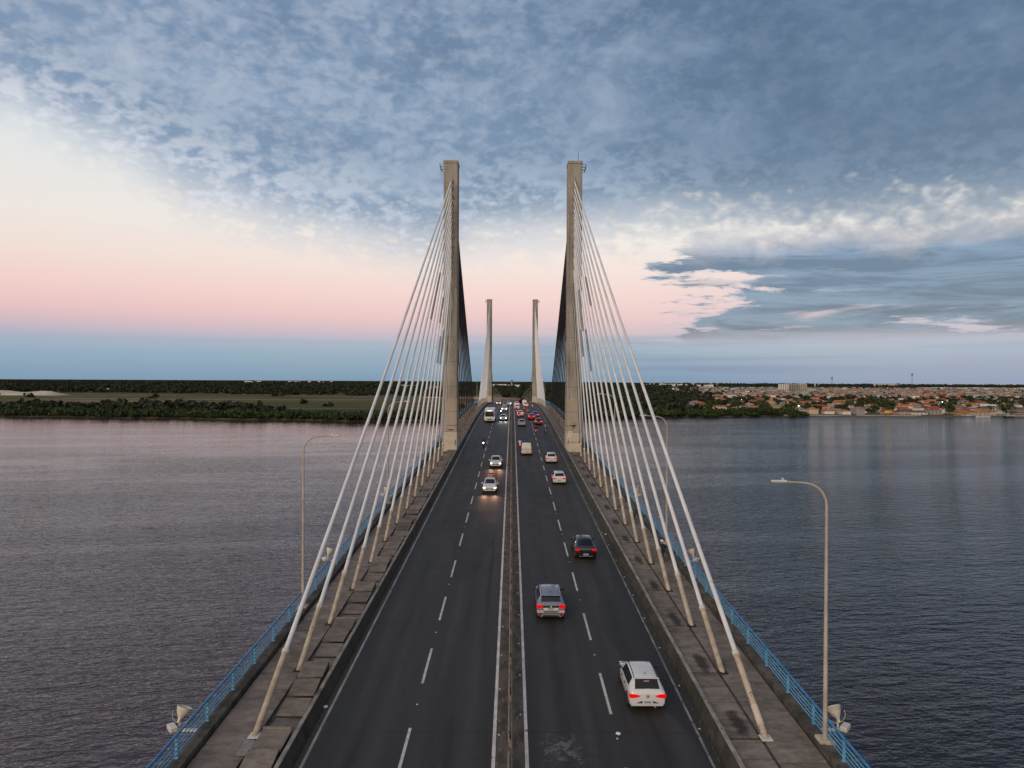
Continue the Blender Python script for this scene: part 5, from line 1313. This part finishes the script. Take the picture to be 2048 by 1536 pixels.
# pale buildings beyond the marsh forest
for i in range(34):
    px = rng.choice([rng.uniform(488, 525), rng.uniform(535, 600), rng.uniform(600, 665), rng.uniform(800, 905)]); d = rng.uniform(7500, 9000) if px < 700 else rng.uniform(3600, 4200)
    x = (px - 1025) * d / 1420
    house(x, d, 0, rng.uniform(18, 45), 16, rng.uniform(11, 22) if px < 700 else rng.uniform(9, 11), 'white', 'white', 'flat', 'pale building far beyond the marsh, showing above the forest', name='pale_building', cat='building', group='pale buildings beyond the marsh')
for i in range(22):
    px = rng.uniform(1290, 1440); d = rng.uniform(5200, 6800); x = (px - 1025) * d / 1420
    house(x, d, 0, rng.uniform(20, 50), 16, rng.uniform(12, 20), 'white', 'grey', 'flat', 'pale building in the forest gap inland of the mangroves', name='pale_building', cat='building', group='pale buildings inland of the mangroves')
x, d = gp(1003, 768.5, 12); o = empty('long_hall', (x, 4300, GZ), 0, 'long white hall with dark gateways, seen between the far towers', 'building')
q = link('wall', UB, o, (0, 0, 0), WALLS['white']); q.scale = (100, 30, 16)
q = link('wing', UB, o, (90, 10, 0), WALLS['white']); q.scale = (80, 30, 13)
for lx in (-40, -34, 5, 20): q = link('gateway', UB, o, (lx, -15.1, 0), M['win']); q.scale = (5, .3, 7)
o = empty('control_tower', (-2, 4700, GZ), 0, 'grey round-topped tower standing behind the long white hall', 'tower'); MB().lathe([(5, 0), (5, 30), (8, 33), (8, 40), (5, 43), (.001, 44)], n=12).build('shaft', WALLS['grey'], o)
# queue of cars on the far branch road
q_body = MB().bbox(-2.1, 2.1, -.85, .85, .3, .95, .1).bbox(-1.3, 1.0, -.7, .7, .95, 1.5, .15).mesh('body', M['p_white'])
q_tail = MB().box(-2.2, -2.1, -.8, .8, .6, .95).mesh('tail_lamp', M['tail_hot'])
for i in range(9):
    t = .10 + i * .085; x = 9 + t * 400; y = 1257 + t * 172
    o = empty('queued_car', (x, y, GZ + .12), math.atan2(172, 400), 'car with red lamps queuing on the branch road beyond the mangroves', 'car', 'cars queuing on the branch road')
    link('body', q_body, o, None, M[['p_white', 'p_red', 'p_silver', 'p_black'][i % 4]]); link('tail_lamp', q_tail, o)
# low overpass on the other side
o = empty('overpass', (-95, 1235, GZ), 0, 'low pinkish concrete overpass with a balustrade beyond the marsh edge', 'overpass')
q = link('deck', UB, o, (0, 0, 7.0), WALLS['peach']); q.scale = (120, 9, 1.3)
for i in range(30): q = link('baluster', UB, o, (-58 + i * 4, -4.3, 8.3), WALLS['white']); q.scale = (1.6, .3, 1.1)
for lx in (-45, -15, 15, 50): q = link('pier', UB, o, (lx, 0, -1), WALLS['brick']); q.scale = (4 if lx < 50 else 14, 6, 8)
# sand dunes on the marsh side
dm = material('sand', (.42, .37, .30), (.55, .49, .41), .95, .05, 5)
for i, (px, py, w, h, lab) in enumerate(((45, 790, 150, 11, 'long pale sand dune rising from the dark marsh forest'), (178, 778, 110, 4, 'thin pale sand strip in the forest beyond the dune'), (310, 776, 130, 5, 'pale sand clearing far out in the marsh forest'))):
    x, d = gp(px, py); mb = MB(); nxx, nyy = 26, 6
    for a in range(nxx):
        for b in range(nyy):
            fx, fy = a / (nxx - 1), b / (nyy - 1); mb.v.append(((fx - .5) * w * d / 1300, (fy - .5) * 60 + rng.uniform(-3, 3), h * math.sin(math.pi * fy) * math.sin(math.pi * fx) ** .6 * (1 + .35 * math.sin(fx * 9 + i)) - .2))
    for a in range(nxx - 1):
        for b in range(nyy - 1): mb.f.append((a * nyy + b, (a + 1) * nyy + b, (a + 1) * nyy + b + 1, a * nyy + b + 1)); mb.mi.append(0)
    tag(mb.build('sand_dune', dm, None, 60, (x, d, GZ)), kind='structure')
